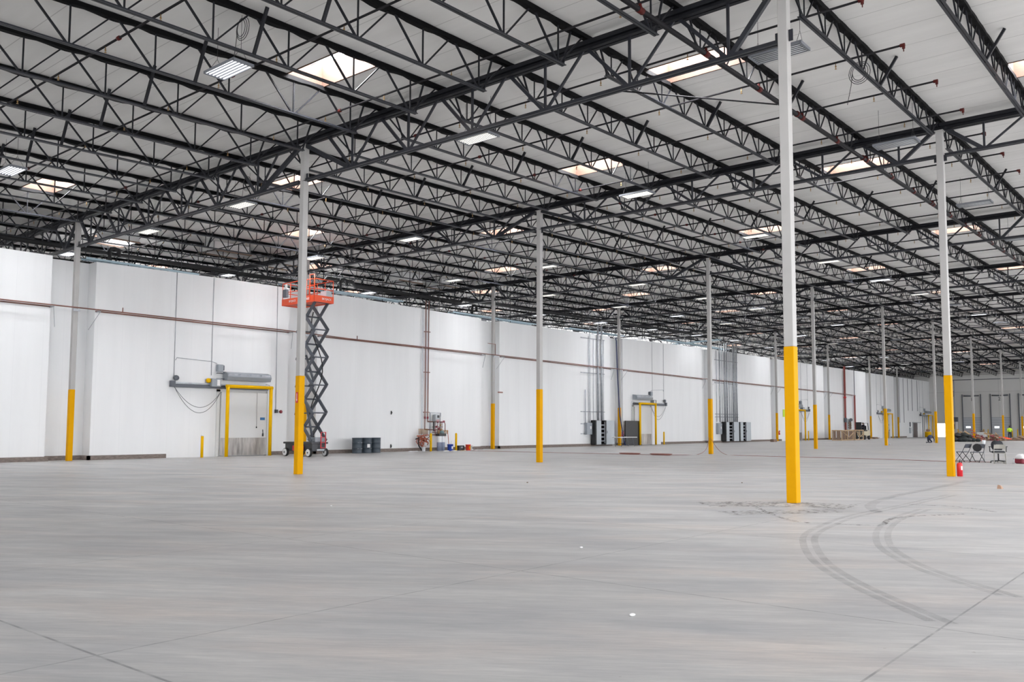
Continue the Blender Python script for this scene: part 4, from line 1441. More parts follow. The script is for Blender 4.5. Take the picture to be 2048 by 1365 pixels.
def crate(x, y, w_, d_, h, lab, sheet=True, rz=0):
    r = thing('timber_crate', lab, 'crate', (x, y, 0), rz)
    for sx in (-1, 0, 1):
        for sy in (-1, 1):
            MB().box((sx * w_ / 2 - 0.045, sy * d_ / 2 - 0.045, 0), (sx * w_ / 2 + 0.045, sy * d_ / 2 + 0.045, h)).build('post', M_TIMB, r)
    for z in (0.05, h - 0.05):
        m = MB()
        for sy in (-1, 1): m.box((-w_ / 2, sy * d_ / 2 - 0.03, z - 0.05), (w_ / 2, sy * d_ / 2 + 0.03, z + 0.05))
        for sx in (-1, 1): m.box((sx * w_ / 2 - 0.03, -d_ / 2, z - 0.05), (sx * w_ / 2 + 0.03, d_ / 2, z + 0.05))
        m.build('rail', M_TIMB, r)
    m = MB()
    m.bar((-w_ / 2, -d_ / 2 - 0.05, h - 0.1), (w_ * 0.1, -d_ / 2 - 0.05, h * 0.3), 0.04, 0.09, up=(0, 1, 0))
    m.bar((w_ * 0.1, -d_ / 2 - 0.05, h * 0.3), (w_ / 2, -d_ / 2 - 0.05, h * 0.75), 0.04, 0.09, up=(0, 1, 0))
    m.build('diagonal_brace', M_TIMB, r)
    if sheet:
        n = int(w_ / 0.3)
        m = MB()
        for i in range(n):
            if i % 5 == 3: continue
            xx = -w_ / 2 + (i + 0.5) * w_ / n
            m.box((xx - 0.13, d_ / 2 - 0.12, 0.06), (xx + 0.13, d_ / 2 - 0.08, h - 0.08))
        m.build('slats', M_TIMB2, r)
    return r
crate(86.6, -3.4, 3.9, 1.1, 1.22, 'open timber crate by the far wall, left one')
crate(90.9, -3.3, 3.0, 1.2, 1.25, 'open timber crate with V-shaped brace beside the forklift')
r = thing('forklift', 'cream and black forklift with a roof cage, by the far wall', 'forklift', (95.1, -2.7, 0), 0.0)
MB().cbox((0.75, 0, 0.75), (2.0, 1.15, 0.62), 0.1).build('body', M_TAN, r)
MB().cbox((1.55, 0, 0.8), (0.7, 1.2, 0.85), 0.14).build('counterweight', M_TAN, r)
MB().cbox((0.5, 0, 1.12), (1.2, 0.95, 0.22), 0.05).build('cowl', M_BLACKM, r)
for x in (-0.15, 1.5):
    for s in (-1, 1):
        wh = MB().lathe([(0.24, -0.11), (0.29, -0.07), (0.29, 0.07), (0.24, 0.11), (0.12, 0.11)], (x, s * 0.5, 0.29), 20, 'y').build('wheel', M_RUB, r)
m = MB()
for x0_, x1_ in ((-0.25, -0.1), (1.55, 1.3)):
    for s in (-1, 1):
        m.bar((x0_, s * 0.48, 1.05), (x1_, s * 0.46, 2.08), 0.06, 0.06)
m.box((-0.15, -0.5, 2.06), (1.35, 0.5, 2.1))
m.build('roof_cage', M_BLACKM, r)
m = MB()
for s in (-1, 1):
    m.box((-0.85, s * 0.3 - 0.05, 0.1), (-0.7, s * 0.3 + 0.05, 2.2))
for z in (0.3, 1.2, 2.15):
    m.box((-0.83, -0.35, z - 0.05), (-0.72, 0.35, z + 0.05))
m.box((-0.8, -0.24, 1.1), (-0.72, 0.24, 2.15))
m.build('mast', M_BLACKM, r)
m = MB()
for s in (-1, 1):
    m.box((-1.9, s * 0.25 - 0.06, 0.95), (-0.85, s * 0.25 + 0.06, 1.0))
m.build('fork', M_BLACKM, r)
m = MB()
m.box((0.75, -0.28, 1.2), (1.2, 0.28, 1.3))
m.box((1.15, -0.28, 1.25), (1.28, 0.28, 1.75))
m.build('seat', M_RUB, r)
m = MB()
m.tube((-0.15, 0, 1.15), (0.05, 0, 1.5), 0.03, 8)
m.lathe([(0.15, -0.015), (0.18, 0), (0.15, 0.015)], (0.07, 0, 1.53), 16)
m.build('steering_wheel', M_BLACKM, r)
# floor oddments by the distant wall
r = thing('parts_box', 'small grey slotted box on the floor at the sixth wall column', 'box', (70.2, -1.9, 0))
MB().cbox((0, 0, 0.14), (0.85, 0.4, 0.28), 0.02).build('body', M_TIMB2, r)
MB().cbox((0, 0, 0.285), (0.78, 0.34, 0.01)).build('lid', M_LGREY, r)
m = MB()
m.cbox((104.6, -1.5, 0.12), (1.9, 0.5, 0.07))
m.cbox((104.4, -1.4, 0.2), (1.6, 0.4, 0.08))
m.cbox((104.6, -1.5, 0.04), (1.2, 0.4, 0.08))
tag(m.build('timber_boards', M_TIMB2), 'low stack of boards on the floor right of the forklift', 'boards')

# ---------------------------------------------------------------- people
def person(name, lab, loc, rz, joints, edges_, rad, parts, head, cloth):
    """joints: dict name -> xyz; edges_: list of pairs; one skinned body, clothing and hair as children"""
    r = thing('person', lab, 'person', loc, rz)
    keys = list(joints)
    me = bpy.data.meshes.new('body')
    me.from_pydata([joints[k] for k in keys], [(keys.index(a), keys.index(b_)) for a, b_ in edges_], [])
    o = bpy.data.objects.new('body', me)
    COL.objects.link(o)
    o.parent = r
    sm = o.modifiers.new('skin', 'SKIN')
    sm.use_smooth_shade = True
    lay = me.skin_vertices[0].data
    for i, k in enumerate(keys):
        lay[i].radius = (rad[k], rad[k])
        lay[i].use_root = (k == 'pelvis')
    o.modifiers.new('sub', 'SUBSURF').levels = 1
    o.modifiers['sub'].render_levels = 1
    me.materials.append(cloth)
    for nm, mm, mt in parts:
        mm.build(nm, mt, r)
    return r
def head_mesh(c, r_=0.105, f=(0, -1, 0)):
    f = Vector(f).normalized()
    s = Vector((0, 0, 1)).cross(f).normalized()
    u_ = f.cross(s)
    c = Vector(c)
    m = MB()
    m.sphere(c, r_, 14, (0.86, 0.95, 1.2))
    m.sphere(c + f * r_ * 0.95 - u_ * r_ * 0.1, r_ * 0.2, 6)
    for q in (-1, 1):
        m.sphere(c + s * q * r_ * 0.86 - u_ * r_ * 0.05, r_ * 0.24, 6, (0.5, 0.8, 1.2))
    m.sphere(c - u_ * r_ * 0.75 + f * r_ * 0.4, r_ * 0.45, 8)
    return m
def hair_mesh(c, r_=0.112, f=(0, -1, 0)):
    f = Vector(f).normalized()
    c = Vector(c) - f * 0.018 + Vector((0, 0, 0.028))
    m = MB()
    m.sphere(c, r_, 14, (0.9, 0.95, 1.12))
    return m
def hand_mesh(c, d, n):
    """palm with four fingers and a thumb pointing along d"""
    c, d, n = Vector(c), Vector(d).normalized(), Vector(n).normalized()
    s = d.cross(n).normalized()
    m = MB()
    m.bar(c, c + d * 0.09, 0.08, 0.028, up=n)
    for i, l in enumerate((0.06, 0.072, 0.068, 0.052)):
        b_ = c + d * 0.085 + s * (0.03 - i * 0.02)
        m.tube(b_, b_ + d * l * 0.6 - n * 0.008, 0.0085, 6)
        m.tube(b_ + d * l * 0.6 - n * 0.008, b_ + d * l - n * 0.03, 0.008, 6)
    m.tube(c + d * 0.03 + s * 0.04, c + d * 0.075 + s * 0.07 - n * 0.01, 0.01, 6)
    return m
# standing worker in hi-vis, back to the camera (local -Y is the facing direction)
J = {'pelvis': (0, 0, 0.93), 'waist': (0, 0, 1.08), 'chest': (0, -0.02, 1.3), 'neck': (0, -0.03, 1.48), 'neck2': (0, -0.06, 1.56),
     'hipL': (0.1, 0, 0.88), 'kneeL': (0.12, -0.02, 0.48), 'ankL': (0.12, 0.02, 0.08), 'toeL': (0.14, -0.15, 0.04),
     'hipR': (-0.1, 0, 0.88), 'kneeR': (-0.12, -0.04, 0.48), 'ankR': (-0.12, 0.0, 0.08), 'toeR': (-0.15, -0.17, 0.04),
     'shL': (0.19, -0.02, 1.42), 'elL': (0.27, 0.0, 1.16), 'wrL': (0.2, -0.18, 1.02),
     'shR': (-0.19, -0.02, 1.42), 'elR': (-0.28, 0.0, 1.16), 'wrR': (-0.2, -0.18, 1.02)}
E_ = [('pelvis', 'waist'), ('waist', 'chest'), ('chest', 'neck'), ('neck', 'neck2'), ('pelvis', 'hipL'), ('hipL', 'kneeL'), ('kneeL', 'ankL'), ('ankL', 'toeL'),
      ('pelvis', 'hipR'), ('hipR', 'kneeR'), ('kneeR', 'ankR'), ('ankR', 'toeR'), ('neck', 'shL'), ('shL', 'elL'), ('elL', 'wrL'), ('neck', 'shR'), ('shR', 'elR'), ('elR', 'wrR')]
R_ = {'pelvis': 0.14, 'waist': 0.12, 'chest': 0.145, 'neck': 0.075, 'neck2': 0.05, 'hipL': 0.09, 'kneeL': 0.06, 'ankL': 0.042, 'toeL': 0.035,
      'hipR': 0.09, 'kneeR': 0.06, 'ankR': 0.042, 'toeR': 0.035, 'shL': 0.065, 'elL': 0.045, 'wrL': 0.032, 'shR': 0.065, 'elR': 0.045, 'wrR': 0.032}
vest = MB()
rings = []
for z, a, b_ in ((0.98, 0.175, 0.145), (1.1, 0.165, 0.14), (1.25, 0.19, 0.155), (1.38, 0.22, 0.145), (1.46, 0.17, 0.11), (1.5, 0.09, 0.08)):
    rings.append([(a * math.cos(t), -0.02 + b_ * math.sin(t), z) for t in [2 * PI * i / 18 for i in range(18)]])
vest.loft(rings, True, True)
sl = MB()
for s in (-1, 1):
    sl.tube((s * 0.18, -0.02, 1.43), (s * 0.275, 0.0, 1.17), 0.085, 10, 0.062)
    sl.tube((s * 0.275, 0.0, 1.17), (s * 0.21, -0.16, 1.04), 0.062, 10, 0.05)
hd = MB()
for s in (-1, 1):
    h_ = hand_mesh((s * 0.2, -0.18, 1.02), (-s * 0.3, -1, -0.3), (0, 0, 1))
    hd.add(h_.v, h_.f, True)
person('worker', 'person standing in hi-vis lime vest and dark trousers, back turned, by the far docks', (112.5, -16.4, 0), -1.2 + PI, J, E_, R_,
       [('head', head_mesh((0, -0.07, 1.67)), M_SKIN), ('hair', hair_mesh((0, -0.07, 1.67)), M_BLACKM), ('hi_vis_vest', vest, M_HIVIS), ('sleeves', sl, M_HIVIS), ('hands', hd, M_SKIN)], None, M_DKCL)
# kneeling worker bending forward
J2 = dict(J)
J2.update({'pelvis': (0, 0.12, 0.42), 'waist': (0, 0.0, 0.55), 'chest': (0, -0.2, 0.66), 'neck': (0, -0.38, 0.66), 'neck2': (0, -0.46, 0.64),
           'hipL': (0.11, 0.1, 0.38), 'kneeL': (0.15, -0.22, 0.12), 'ankL': (0.14, 0.2, 0.08), 'toeL': (0.14, 0.36, 0.06),
           'hipR': (-0.11, 0.1, 0.38), 'kneeR': (-0.15, -0.22, 0.12), 'ankR': (-0.14, 0.2, 0.08), 'toeR': (-0.14, 0.36, 0.06),
           'shL': (0.19, -0.34, 0.62), 'elL': (0.24, -0.48, 0.38), 'wrL': (0.14, -0.62, 0.2),
           'shR': (-0.19, -0.34, 0.62), 'elR': (-0.24, -0.48, 0.38), 'wrR': (-0.14, -0.62, 0.2)})
hd = MB()
for s in (-1, 1):
    h_ = hand_mesh((s * 0.14, -0.62, 0.2), (-s * 0.2, -0.6, -0.9), (0, -0.8, 0.5))
    hd.add(h_.v, h_.f, True)
jk = MB()
rings = []
for y, z, a, b_ in ((0.14, 0.48, 0.16, 0.13), (0.0, 0.57, 0.165, 0.14), (-0.18, 0.67, 0.19, 0.15), (-0.32, 0.68, 0.2, 0.13), (-0.4, 0.66, 0.1, 0.08)):
    rings.append([(a * math.cos(t), y + b_ * 0.5 * math.sin(t), z + b_ * math.sin(t)) for t in [2 * PI * i / 16 for i in range(16)]])
jk.loft(rings, True, True)
person('worker', 'person kneeling and bending forward in dark navy clothes beside a far column', (73.5, -16.45, 0), PI * 0.5 - 0.25, J2, E_, R_,
       [('head', head_mesh((0, -0.54, 0.6), 0.1, (0, -0.6, -0.8)), M_SKIN), ('hair', hair_mesh((0, -0.54, 0.6), 0.108, (0, -0.6, -0.8)), M_BLACKM), ('jacket', jk, M_NAVYC), ('hands', hd, M_SKIN)], None, M_DKCL)
# forklift driver, seated, facing -X in the forklift frame
J3 = dict(J)
J3.update({'pelvis': (0, 0.05, 0.42), 'waist': (0, 0.06, 0.56), 'chest': (0, 0.0, 0.78), 'neck': (0, -0.04, 0.96), 'neck2': (0, -0.07, 1.04),
           'hipL': (0.1, 0.0, 0.4), 'kneeL': (0.13, -0.4, 0.42), 'ankL': (0.13, -0.45, 0.04), 'toeL': (0.13, -0.6, 0.0),
           'hipR': (-0.1, 0.0, 0.4), 'kneeR': (-0.13, -0.4, 0.42), 'ankR': (-0.13, -0.45, 0.04), 'toeR': (-0.13, -0.6, 0.0),
           'shL': (0.19, 0.0, 0.9), 'elL': (0.24, -0.18, 0.68), 'wrL': (0.14, -0.46, 0.7),
           'shR': (-0.19, 0.0, 0.9), 'elR': (-0.24, -0.18, 0.68), 'wrR': (-0.14, -0.46, 0.7)})
hd = MB()
for s in (-1, 1):
    h_ = hand_mesh((s * 0.14, -0.46, 0.7), (-s * 0.1, -1, 0.0), (0, 0, 1))
    hd.add(h_.v, h_.f, True)
jk = MB()
rings = []
for z, a, b_, y in ((0.42, 0.17, 0.15, 0.05), (0.6, 0.16, 0.14, 0.05), (0.78, 0.19, 0.155, 0.0), (0.9, 0.21, 0.13, -0.02), (0.98, 0.09, 0.08, -0.04)):
    rings.append([(a * math.cos(t), y + b_ * math.sin(t), z) for t in [2 * PI * i / 16 for i in range(16)]])
jk.loft(rings, True, True)
person('driver', 'person in black clothes seated at the wheel of the forklift', (96.05, -2.7, 0.88), -PI / 2, J3, E_, R_,
       [('head', head_mesh((0, -0.09, 1.15)), M_SKIN), ('hair', hair_mesh((0, -0.09, 1.15)), M_BLACKM), ('jacket', jk, M_DKCL), ('hands', hd, M_SKIN)], None, M_DKCL)

# ---------------------------------------------------------------- far end: dock doors, side door, racks
for i, (ya, yb) in enumerate(DOORS):
    d = thing(f'door_{i + 6}', None, None, (XE, (ya + yb) / 2, 0))
    d['kind'] = 'structure'
    w_ = abs(yb - ya) - 0.25
    m = MB()
    m.box((-0.06, -w_ / 2, 0), (-0.01, w_ / 2, 3.2))
    m.build('panel', mat('dock_door_grey_%d' % i, (0.50, 0.52, 0.55), 0.5), d)
    m = MB()
    for q in range(9):
        z = 0.05 + q * 0.39
        m.box((-0.085, -w_ / 2, z - 0.02), (-0.061, w_ / 2, z + (0.05 if q == 8 else 0.02)))
    m.build('section_rail', M_GREY, d)
    MB().box((-0.075, 0.28, 1.48), (-0.062, 0.95, 1.76)).build('window', M_DAY, d)
    for s in (-1, 1):
        MB().box((-0.2, s * (w_ / 2 + 0.08) - 0.055, 0), (-0.02, s * (w_ / 2 + 0.08) + 0.055, 7.0)).build('track', M_DGREY, d)
    m = MB()
    for s in (-1, 1):
        m.tube((-0.22, s * 0.1, 6.72), (-0.22, s * (w_ / 2 - 0.15), 6.76), 0.1, 12)
    m.build('torsion_spring', M_DGREY, d)
    text('dock_number', str(i + 1), 0.75, M_BLACKM, d, (-0.02, 0.12 if i else 0.0, 6.15), (PI / 2, 0, -PI / 2), 0.005)
d = thing('door_10', None, None, (129.95, 0.3, 0))
d['kind'] = 'structure'
MB().box((-1.25, -0.06, 0), (1.25, -0.01, 2.3)).build('panel', M_BROWN, d)
m = MB()
m.box((-1.4, -0.1, 2.3), (3.2, -0.01, 2.42))
m.box((-1.4, -0.1, 0), (-1.26, -0.01, 2.3))
m.build('frame', M_GALV, d)
MB().box((1.0, -0.09, 1.0), (1.1, -0.06, 1.2)).build('handle', M_GALV, d)
r = thing('electrical_box', 'small grey wall box left of the dark brown door', 'switch box', (126.9, 0.29, 1.1))
MB().cbox((0, -0.12, 0), (0.6, 0.2, 0.9)).build('housing', M_LGREY, r)
MB().cbox((0, -0.12, 0.95), (0.22, 0.12, 0.7)).build('upper_box', M_DGREY, r)
r = thing('yellow_drum', 'yellow drum carrying brown cartons, right of the dark brown door', 'drum', (128.3 + 4.2, -1.0, 0))
MB().lathe([(0.48, 0), (0.5, 0.02), (0.5, 0.85), (0.48, 0.88), (0.02, 0.88)], n=20).build('body', M_YEL2, r)
tag(MB().cbox((132.3, -1.0, 1.08), (0.5, 0.4, 0.36)).build('carton', M_CARD), 'brown carton on top of the yellow drum', 'carton')
r = thing('blue_frame', 'tall blue-grey portal frame at the last cold room door', 'frame', (133.4, -0.3, 0))
m = MB()
for x in (-1.2, 1.3): m.box((x - 0.07, -0.07, 0), (x + 0.07, 0.07, 3.5))
m.box((-1.27, -0.07, 3.5), (1.37, 0.07, 3.66))
m.build('tube', M_GREY, r)
for i, x in enumerate((121.9, 124.1, 126.4, 128.7, 131.6)):
    o = MB().tube((0, 0, 0), (0, 0, 9.2 - (2.3 if i < 2 else 4.2)), 0.03, 6).build('conduit', M_DGREY, None, (x, 0.26, 2.3 if i < 2 else 4.2))
    tag(o, f'thin dark conduit down the far end of the white wall, {ORD[i + 1]} from the left', 'conduit')
r = thing('dock_equipment', 'grey control cabinet and pipes on the far end wall left of dock one', 'control cabinet', (138.6, -3.65, 0))
MB().cbox((0, 0, 2.9), (0.5, 0.9, 0.75), 0.02).build('housing', M_DGREY, r)
MB().cbox((0, -0.2, 1.9), (0.3, 0.3, 1.2), 0.02).build('white_box', M_WHITE, r)
MB().cbox((0, 0.3, 1.7), (0.4, 0.4, 0.8), 0.02).build('lower_box', M_BLACKM, r)
m = MB()
m.tube((0, 0, 3.2), (0, 0, 9.5), 0.05, 8)
m.tube((0, 0.2, 0), (0, 0.2, 3), 0.06, 8)
m.build('pipe', M_GALV, r)
r = thing('basketlike_bracket', 'dark square wall bracket high on the far end wall', 'bracket', (138.9, -3.2, 7.2))
m = MB()
m.box((-0.1, -0.35, -0.5), (0, -0.28, 0.4)); m.box((-0.1, -0.35, -0.5), (0, 0.35, -0.42)); m.box((-0.1, -0.35, 0.33), (0, 0.35, 0.4))
m.build('frame', M_DGREY, r)
r = thing('downpipe', 'dark pipe standing full height just right of the second yellow column', 'pipe', (137.0, -2.9, 0))
MB().tube((0, 0, 0), (0, 0, 9.9), 0.16, 10).build('pipe', mat('brown_pipe', (0.05, 0.025, 0.02), 0.5), r)
ppath('overhead_pipe', [(138.2, -3.5, 9.4), (138.2, -19.5, 9.35)], 0.05, M_DGREY, 'thin horizontal pipe along the top of the far end wall', 'pipe')

# rubble, timber and rubbish heaps near the far columns
def heap(name, loc, n, spread, hmax, mats, lab, cat, seed, sz=(0.2, 0.9)):
    rn = random.Random(seed)
    r = thing(name, lab, cat, loc)
    for mi, mt in enumerate(mats):
        m = MB()
        for i in range(n // len(mats)):
            u_, v_ = rn.uniform(-1, 1), rn.uniform(-1, 1)
            hh = hmax * max(0.04, (1 - abs(u_) ** 1.4) * (1 - abs(v_) ** 1.6))
            x, y, z = u_ * spread[0], v_ * spread[1], 0.02 + rn.uniform(0.1, 0.95) * hh
            l = rn.uniform(*sz)
            a, e = rn.uniform(0, PI), rn.uniform(-0.5, 0.5)
            d = Vector((math.cos(a), math.sin(a), 0)) * l / 2
            dz_ = min(abs(math.sin(e)) * l / 2, z * 0.8)
            t = rn.uniform(0.03, 0.16)
            m.bar((x - d.x, y - d.y, max(t, z - dz_)), (x + d.x, y + d.y, z + dz_ + t * 0.3), rn.uniform(0.06, 0.3), t)
        if m.v:
            tag(m.build('debris', mt, r), kind='stuff')
    return r
M_DKG = mat('dark_green_sack', (0.012, 0.018, 0.017), 0.7)
def sack(loc, s, lab, m_, seed):
    rn = random.Random(seed)
    m = MB()
    rings = []
    for i in range(7):
        t = i / 6
        rr_ = s * (0.55 + 0.45 * math.sin(PI * min(1, t * 1.15))) * (1 if t < 0.9 else 0.4)
        rings.append([(rr_ * math.cos(a) * (1 + rn.uniform(-.12, .12)), rr_ * math.sin(a) * (1 + rn.uniform(-.12, .12)), t * s * 1.15) for a in [2 * PI * j / 12 for j in range(12)]])
    m.loft(rings, True, True)
    o = m.build('refuse_sack', m_, None, loc)
    tag(o, lab, 'sack', 'dark refuse sacks by the rubble heap')
sx0, sy0 = 90.0, -15.4
vx, vy = 0.245, -0.97   # across the view from there
SK = [(85.9, -15.75, 0, 0.5), (86.12, -16.32, 0, 0.42), (86.4, -16.6, 0, 0.55), (86.84, -17.06, 0, 0.42), (87.1, -17.35, 0, 0.4), (87.4, -17.85, 0, 0.3),
      (86.5, -16.0, 0.42, 0.48), (86.8, -16.55, 0.5, 0.45), (87.2, -17.0, 0.38, 0.36)]
for i, (x, y, z, s) in enumerate(SK):
    sack((x, y, z), s, f'dark refuse sack in far heap, ' + (f'{ORD[i + 1]} from the left on the floor' if z == 0 else f'{ORD[i - 5]} from the left in the upper layer'), M_DKG if i % 3 else M_BLACKM, i)
sx0, sy0 = 87.2, -16.5
heap('debris_heap', (sx0 + 1.6, sy0, 0), 60, (0.9, 1.5), 1.75, [M_CARD, M_TIMB, M_REDP, M_WHITE, M_TIMB2], 'high mixed heap of cartons and timber behind the dark sacks', 'rubbish heap', 5)
heap('debris_heap', (96.6, -16.9, 0), 90, (1.2, 1.9), 1.5, [M_TIMB2, M_DKRED, M_CARD, M_TIMB], 'reddish brown heap of scrap timber right of the dark sacks', 'rubbish heap', 9)
heap('debris_heap', (104.8, -19.5, 0), 70, (1.2, 2.2), 0.55, [M_TIMB2, M_CARD, M_TIMB], 'low brown heap of timber offcuts at the right picture edge', 'rubbish heap', 12)
m = MB()
rn = random.Random(4)
rings = []
for i in range(7):
    t = i / 6
    rr_ = 1.0 - t ** 1.6 * 0.8
    rings.append([(rr_ * 0.8 * math.cos(a) * (1 + rn.uniform(-.1, .1)), rr_ * 1.35 * math.sin(a) * (1 + rn.uniform(-.1, .1)), 0.02 + t * 0.42) for a in [2 * PI * j / 16 for j in range(16)]])
m.loft(rings, True, True)
tag(m.build('orange_netting', M_OSAF, None, (100.6, -17.7, 0)), 'bright orange pile of safety netting at the foot of a far column', 'netting')
tag(MB().cbox((0, 0, 0.08), (0.6, 4.6, 0.16)).build('timber_beam', M_TIMB2, None, (98.6, -18.6, 0)), 'long low timber lying in front of the orange netting', 'timber')
r = thing('white_bin', 'white box of scrap standing at the foot of the end wall between docks', 'box', (135.6, -8.25, 0))
MB().cbox((0, 0, 0.42), (0.9, 1.3, 0.84), 0.03).build('body', M_WHITE, r)
m = MB()
for i in range(6): m.bar((-0.2 + i * 0.08, -0.4 + i * 0.13, 0.8), (0.1, -0.3 + i * 0.12, 1.2 - 0.03 * i), 0.08, 0.05)
m.build('scrap', M_TIMB2, r)
r = thing('yellow_machine', 'yellow wheeled machine cut by the right picture edge', 'machine', (110.6, -20.6, 0))
MB().cbox((0, 0, 1.0), (1.2, 0.9, 0.9), 0.1).build('body', M_YEL2, r)
MB().cbox((-0.3, 0.55, 1.15), (0.7, 0.7, 0.2), 0.03).build('seat', M_BLACKM, r)
for s in (-1, 1):
    MB().lathe([(0.3, -0.1), (0.36, -0.06), (0.36, 0.06), (0.3, 0.1), (0.1, 0.1)], (s * 0.4, 0.3, 0.36), 18, 'y').build('wheel', M_RUB, r)
o = thing('floor_cup', 'tiny pale cup standing on the floor right of a far column', 'cup', (61.5, -16.3, 0))
MB().lathe([(0.05, 0), (0.07, 0.16), (0.065, 0.16), (0.045, 0.01)], n=12).build('body', M_LGREY, o)

# ---------------------------------------------------------------- chairs, cooler
def folding_chair(lab, loc, rz, mt, seatm):
    r = thing('folding_chair', lab, 'chair', loc, rz)
    # local: faces -Y, back at +Y
    for s in (-1, 1):
        MB().bar((s * 0.22, 0.24, 0.0), (s * 0.2, -0.16, 0.44), 0.022, 0.022).build('leg', mt, r)
        MB().path([(s * 0.22, -0.25, 0.0), (s * 0.22, 0.12, 0.44), (s * 0.21, 0.26, 0.72), (s * 0.2, 0.30, 0.80)], 0.012, 8).build('back_leg', mt, r)
    m = MB()
    m.bar((-0.22, 0.18, 0.07), (0.22, 0.18, 0.07), 0.016, 0.016)
    m.bar((-0.22, -0.2, 0.06), (0.22, -0.2, 0.06), 0.016, 0.016)
    m.build('cross_bar', mt, r)
    MB().cbox((0, -0.01, 0.445), (0.40, 0.38, 0.03), 0.012).build('seat', seatm, r)
    m = MB()
    pts = []
    prof = []
    for z, y, hw in ((0.62, 0.225, 0.2), (0.68, 0.25, 0.205), (0.76, 0.285, 0.195), (0.8, 0.30, 0.15)):
        prof.append([(-hw, y - 0.008, z), (0, y + 0.03, z), (hw, y - 0.008, z), (hw, y + 0.008, z), (0, y + 0.046, z), (-hw, y + 0.008, z)])
    m.loft(prof, True, False)
    m.build('backrest', seatm, r)
    return r
folding_chair('black metal folding chair, left one, on the open floor right of the fire extinguisher', (24.9, -30.45, 0), 2.75, M_BLACKM, M_DGREY)
folding_chair('black metal folding chair seen side on, tipped against the black speaker box', (24.75, -31.05, 0), -1.9, M_BLACKM, M_DGREY)
M_BEIGE = mat('beige_metal', (0.34, 0.33, 0.29), 0.45)
folding_chair('beige metal folding chair in front of the black office chair', (23.9, -32.1, 0), -1.4, M_BEIGE, M_BEIGE)
r = thing('black_drum_speaker', 'black cylindrical box lying across the second folding chair', 'box', (24.95, -31.02, 0.47), 0.25)
m = MB()
m.loft([[(x, 0.17 * math.cos(t), 0.17 + 0.17 * math.sin(t)) for t in [2 * PI * i / 20 for i in range(20)]] for x in (-0.26, -0.24, 0.24, 0.26)], True, True)
m.build('body', M_RUB, r)
M_OFF = mat('office_black', (0.02, 0.022, 0.028), 0.55)
r = thing('office_chair', 'black office chair with armrests behind the beige folding chair', 'chair', (24.75, -31.88, 0), -1.25)
MB().cbox((0, 0, 0.47), (0.48, 0.46, 0.09), 0.03).build('seat', M_OFF, r)
m = MB()
prof = []
for z, y, hw in ((0.55, 0.22, 0.17), (0.66, 0.25, 0.23), (0.8, 0.27, 0.235), (0.9, 0.28, 0.2), (0.95, 0.285, 0.1)):
    prof.append([(-hw, y - 0.03, z), (0, y + 0.02, z), (hw, y - 0.03, z), (hw, y + 0.02, z), (0, y + 0.08, z), (-hw, y + 0.02, z)])
m.loft(prof, True, True)
m.build('backrest', M_OFF, r)
for s in (-1, 1):
    m = MB()
    m.path([(s * 0.2, 0.05, 0.46), (s * 0.31, 0.05, 0.48), (s * 0.32, 0.05, 0.68)], 0.018, 8)
    m.cbox((s * 0.32, 0.0, 0.695), (0.07, 0.24, 0.03), 0.01)
    m.build('armrest', M_OFF, r)
MB().tube((0, 0, 0.1), (0, 0, 0.44), 0.03, 12).build('gas_post', M_BLACKM, r)
for i in range(5):
    a = 2 * PI * i / 5 + 0.3
    l_ = MB().bar((0, 0, 0.11), (0.3 * math.cos(a), 0.3 * math.sin(a), 0.075), 0.05, 0.035).build('base_arm', M_OFF, r)
    MB().lathe([(0.02, -0.02), (0.03, -0.015), (0.03, 0.015), (0.02, 0.02)], (0.3 * math.cos(a), 0.3 * math.sin(a), 0.03), 12, 'x').build('caster', M_RUB, l_)
r = thing('drink_cup', 'clear and white cup on a thin stand behind the black folding chairs', 'cup', (26.6, -30.95, 0))
MB().tube((0, 0, 0), (0, 0, 0.75), 0.012, 6).build('stand', M_GALV, r)
MB().lathe([(0.06, 0.75), (0.08, 0.95), (0.075, 0.95), (0.055, 0.76)], n=14).build('cup', M_CLEAR, r)
r = thing('cooler', 'small maroon and white picnic cooler on the floor at the right edge', 'cooler', (24.55, -32.78, 0), 0.9)
MB().cbox((0, 0, 0.12), (0.46, 0.3, 0.24), 0.04).build('body', M_DKRED, r)
m = MB()
prof = []
for z, a, b_ in ((0.2, 0.235, 0.155), (0.27, 0.235, 0.155), (0.34, 0.2, 0.13), (0.4, 0.12, 0.09)):
    prof.append([(a * math.copysign(abs(math.cos(t)) ** 0.6, math.cos(t)), b_ * math.copysign(abs(math.sin(t)) ** 0.6, math.sin(t)), z) for t in [2 * PI * i / 20 + 0.01 for i in range(20)]])
m.loft(prof, True, True)
m.build('lid', M_WHITE, r)
MB().path([(-0.24, 0, 0.22), (-0.2, 0, 0.36), (0.0, 0, 0.425), (0.2, 0, 0.36), (0.24, 0, 0.22)], 0.014, 8).build('handle', M_WHITE, r)
r = thing('water_bottle', 'small clear water bottle standing beside the maroon cooler', 'bottle', (24.62, -32.48, 0))
MB().lathe([(0.028, 0), (0.03, 0.01), (0.03, 0.13), (0.012, 0.17), (0.012, 0.19)], n=14).build('body', M_CLEAR, r)
MB().lathe([(0.014, 0.18), (0.014, 0.2)], n=10).build('cap', M_BLUE, r)
m = MB()
m.loft([[(-0.1, -0.05, 0), (0.09, -0.06, 0), (0.05, 0.06, 0), (-0.1, 0.05, 0)], [(-0.1, -0.03, 0.09), (-0.02, -0.04, 0.07), (-0.05, 0.04, 0.06), (-0.1, 0.03, 0.1)]])
tag(m.build('brick_piece', M_CARD, None, (7.2, -35.28, 0)), 'small reddish brown lump alone on the floor at right', 'debris')
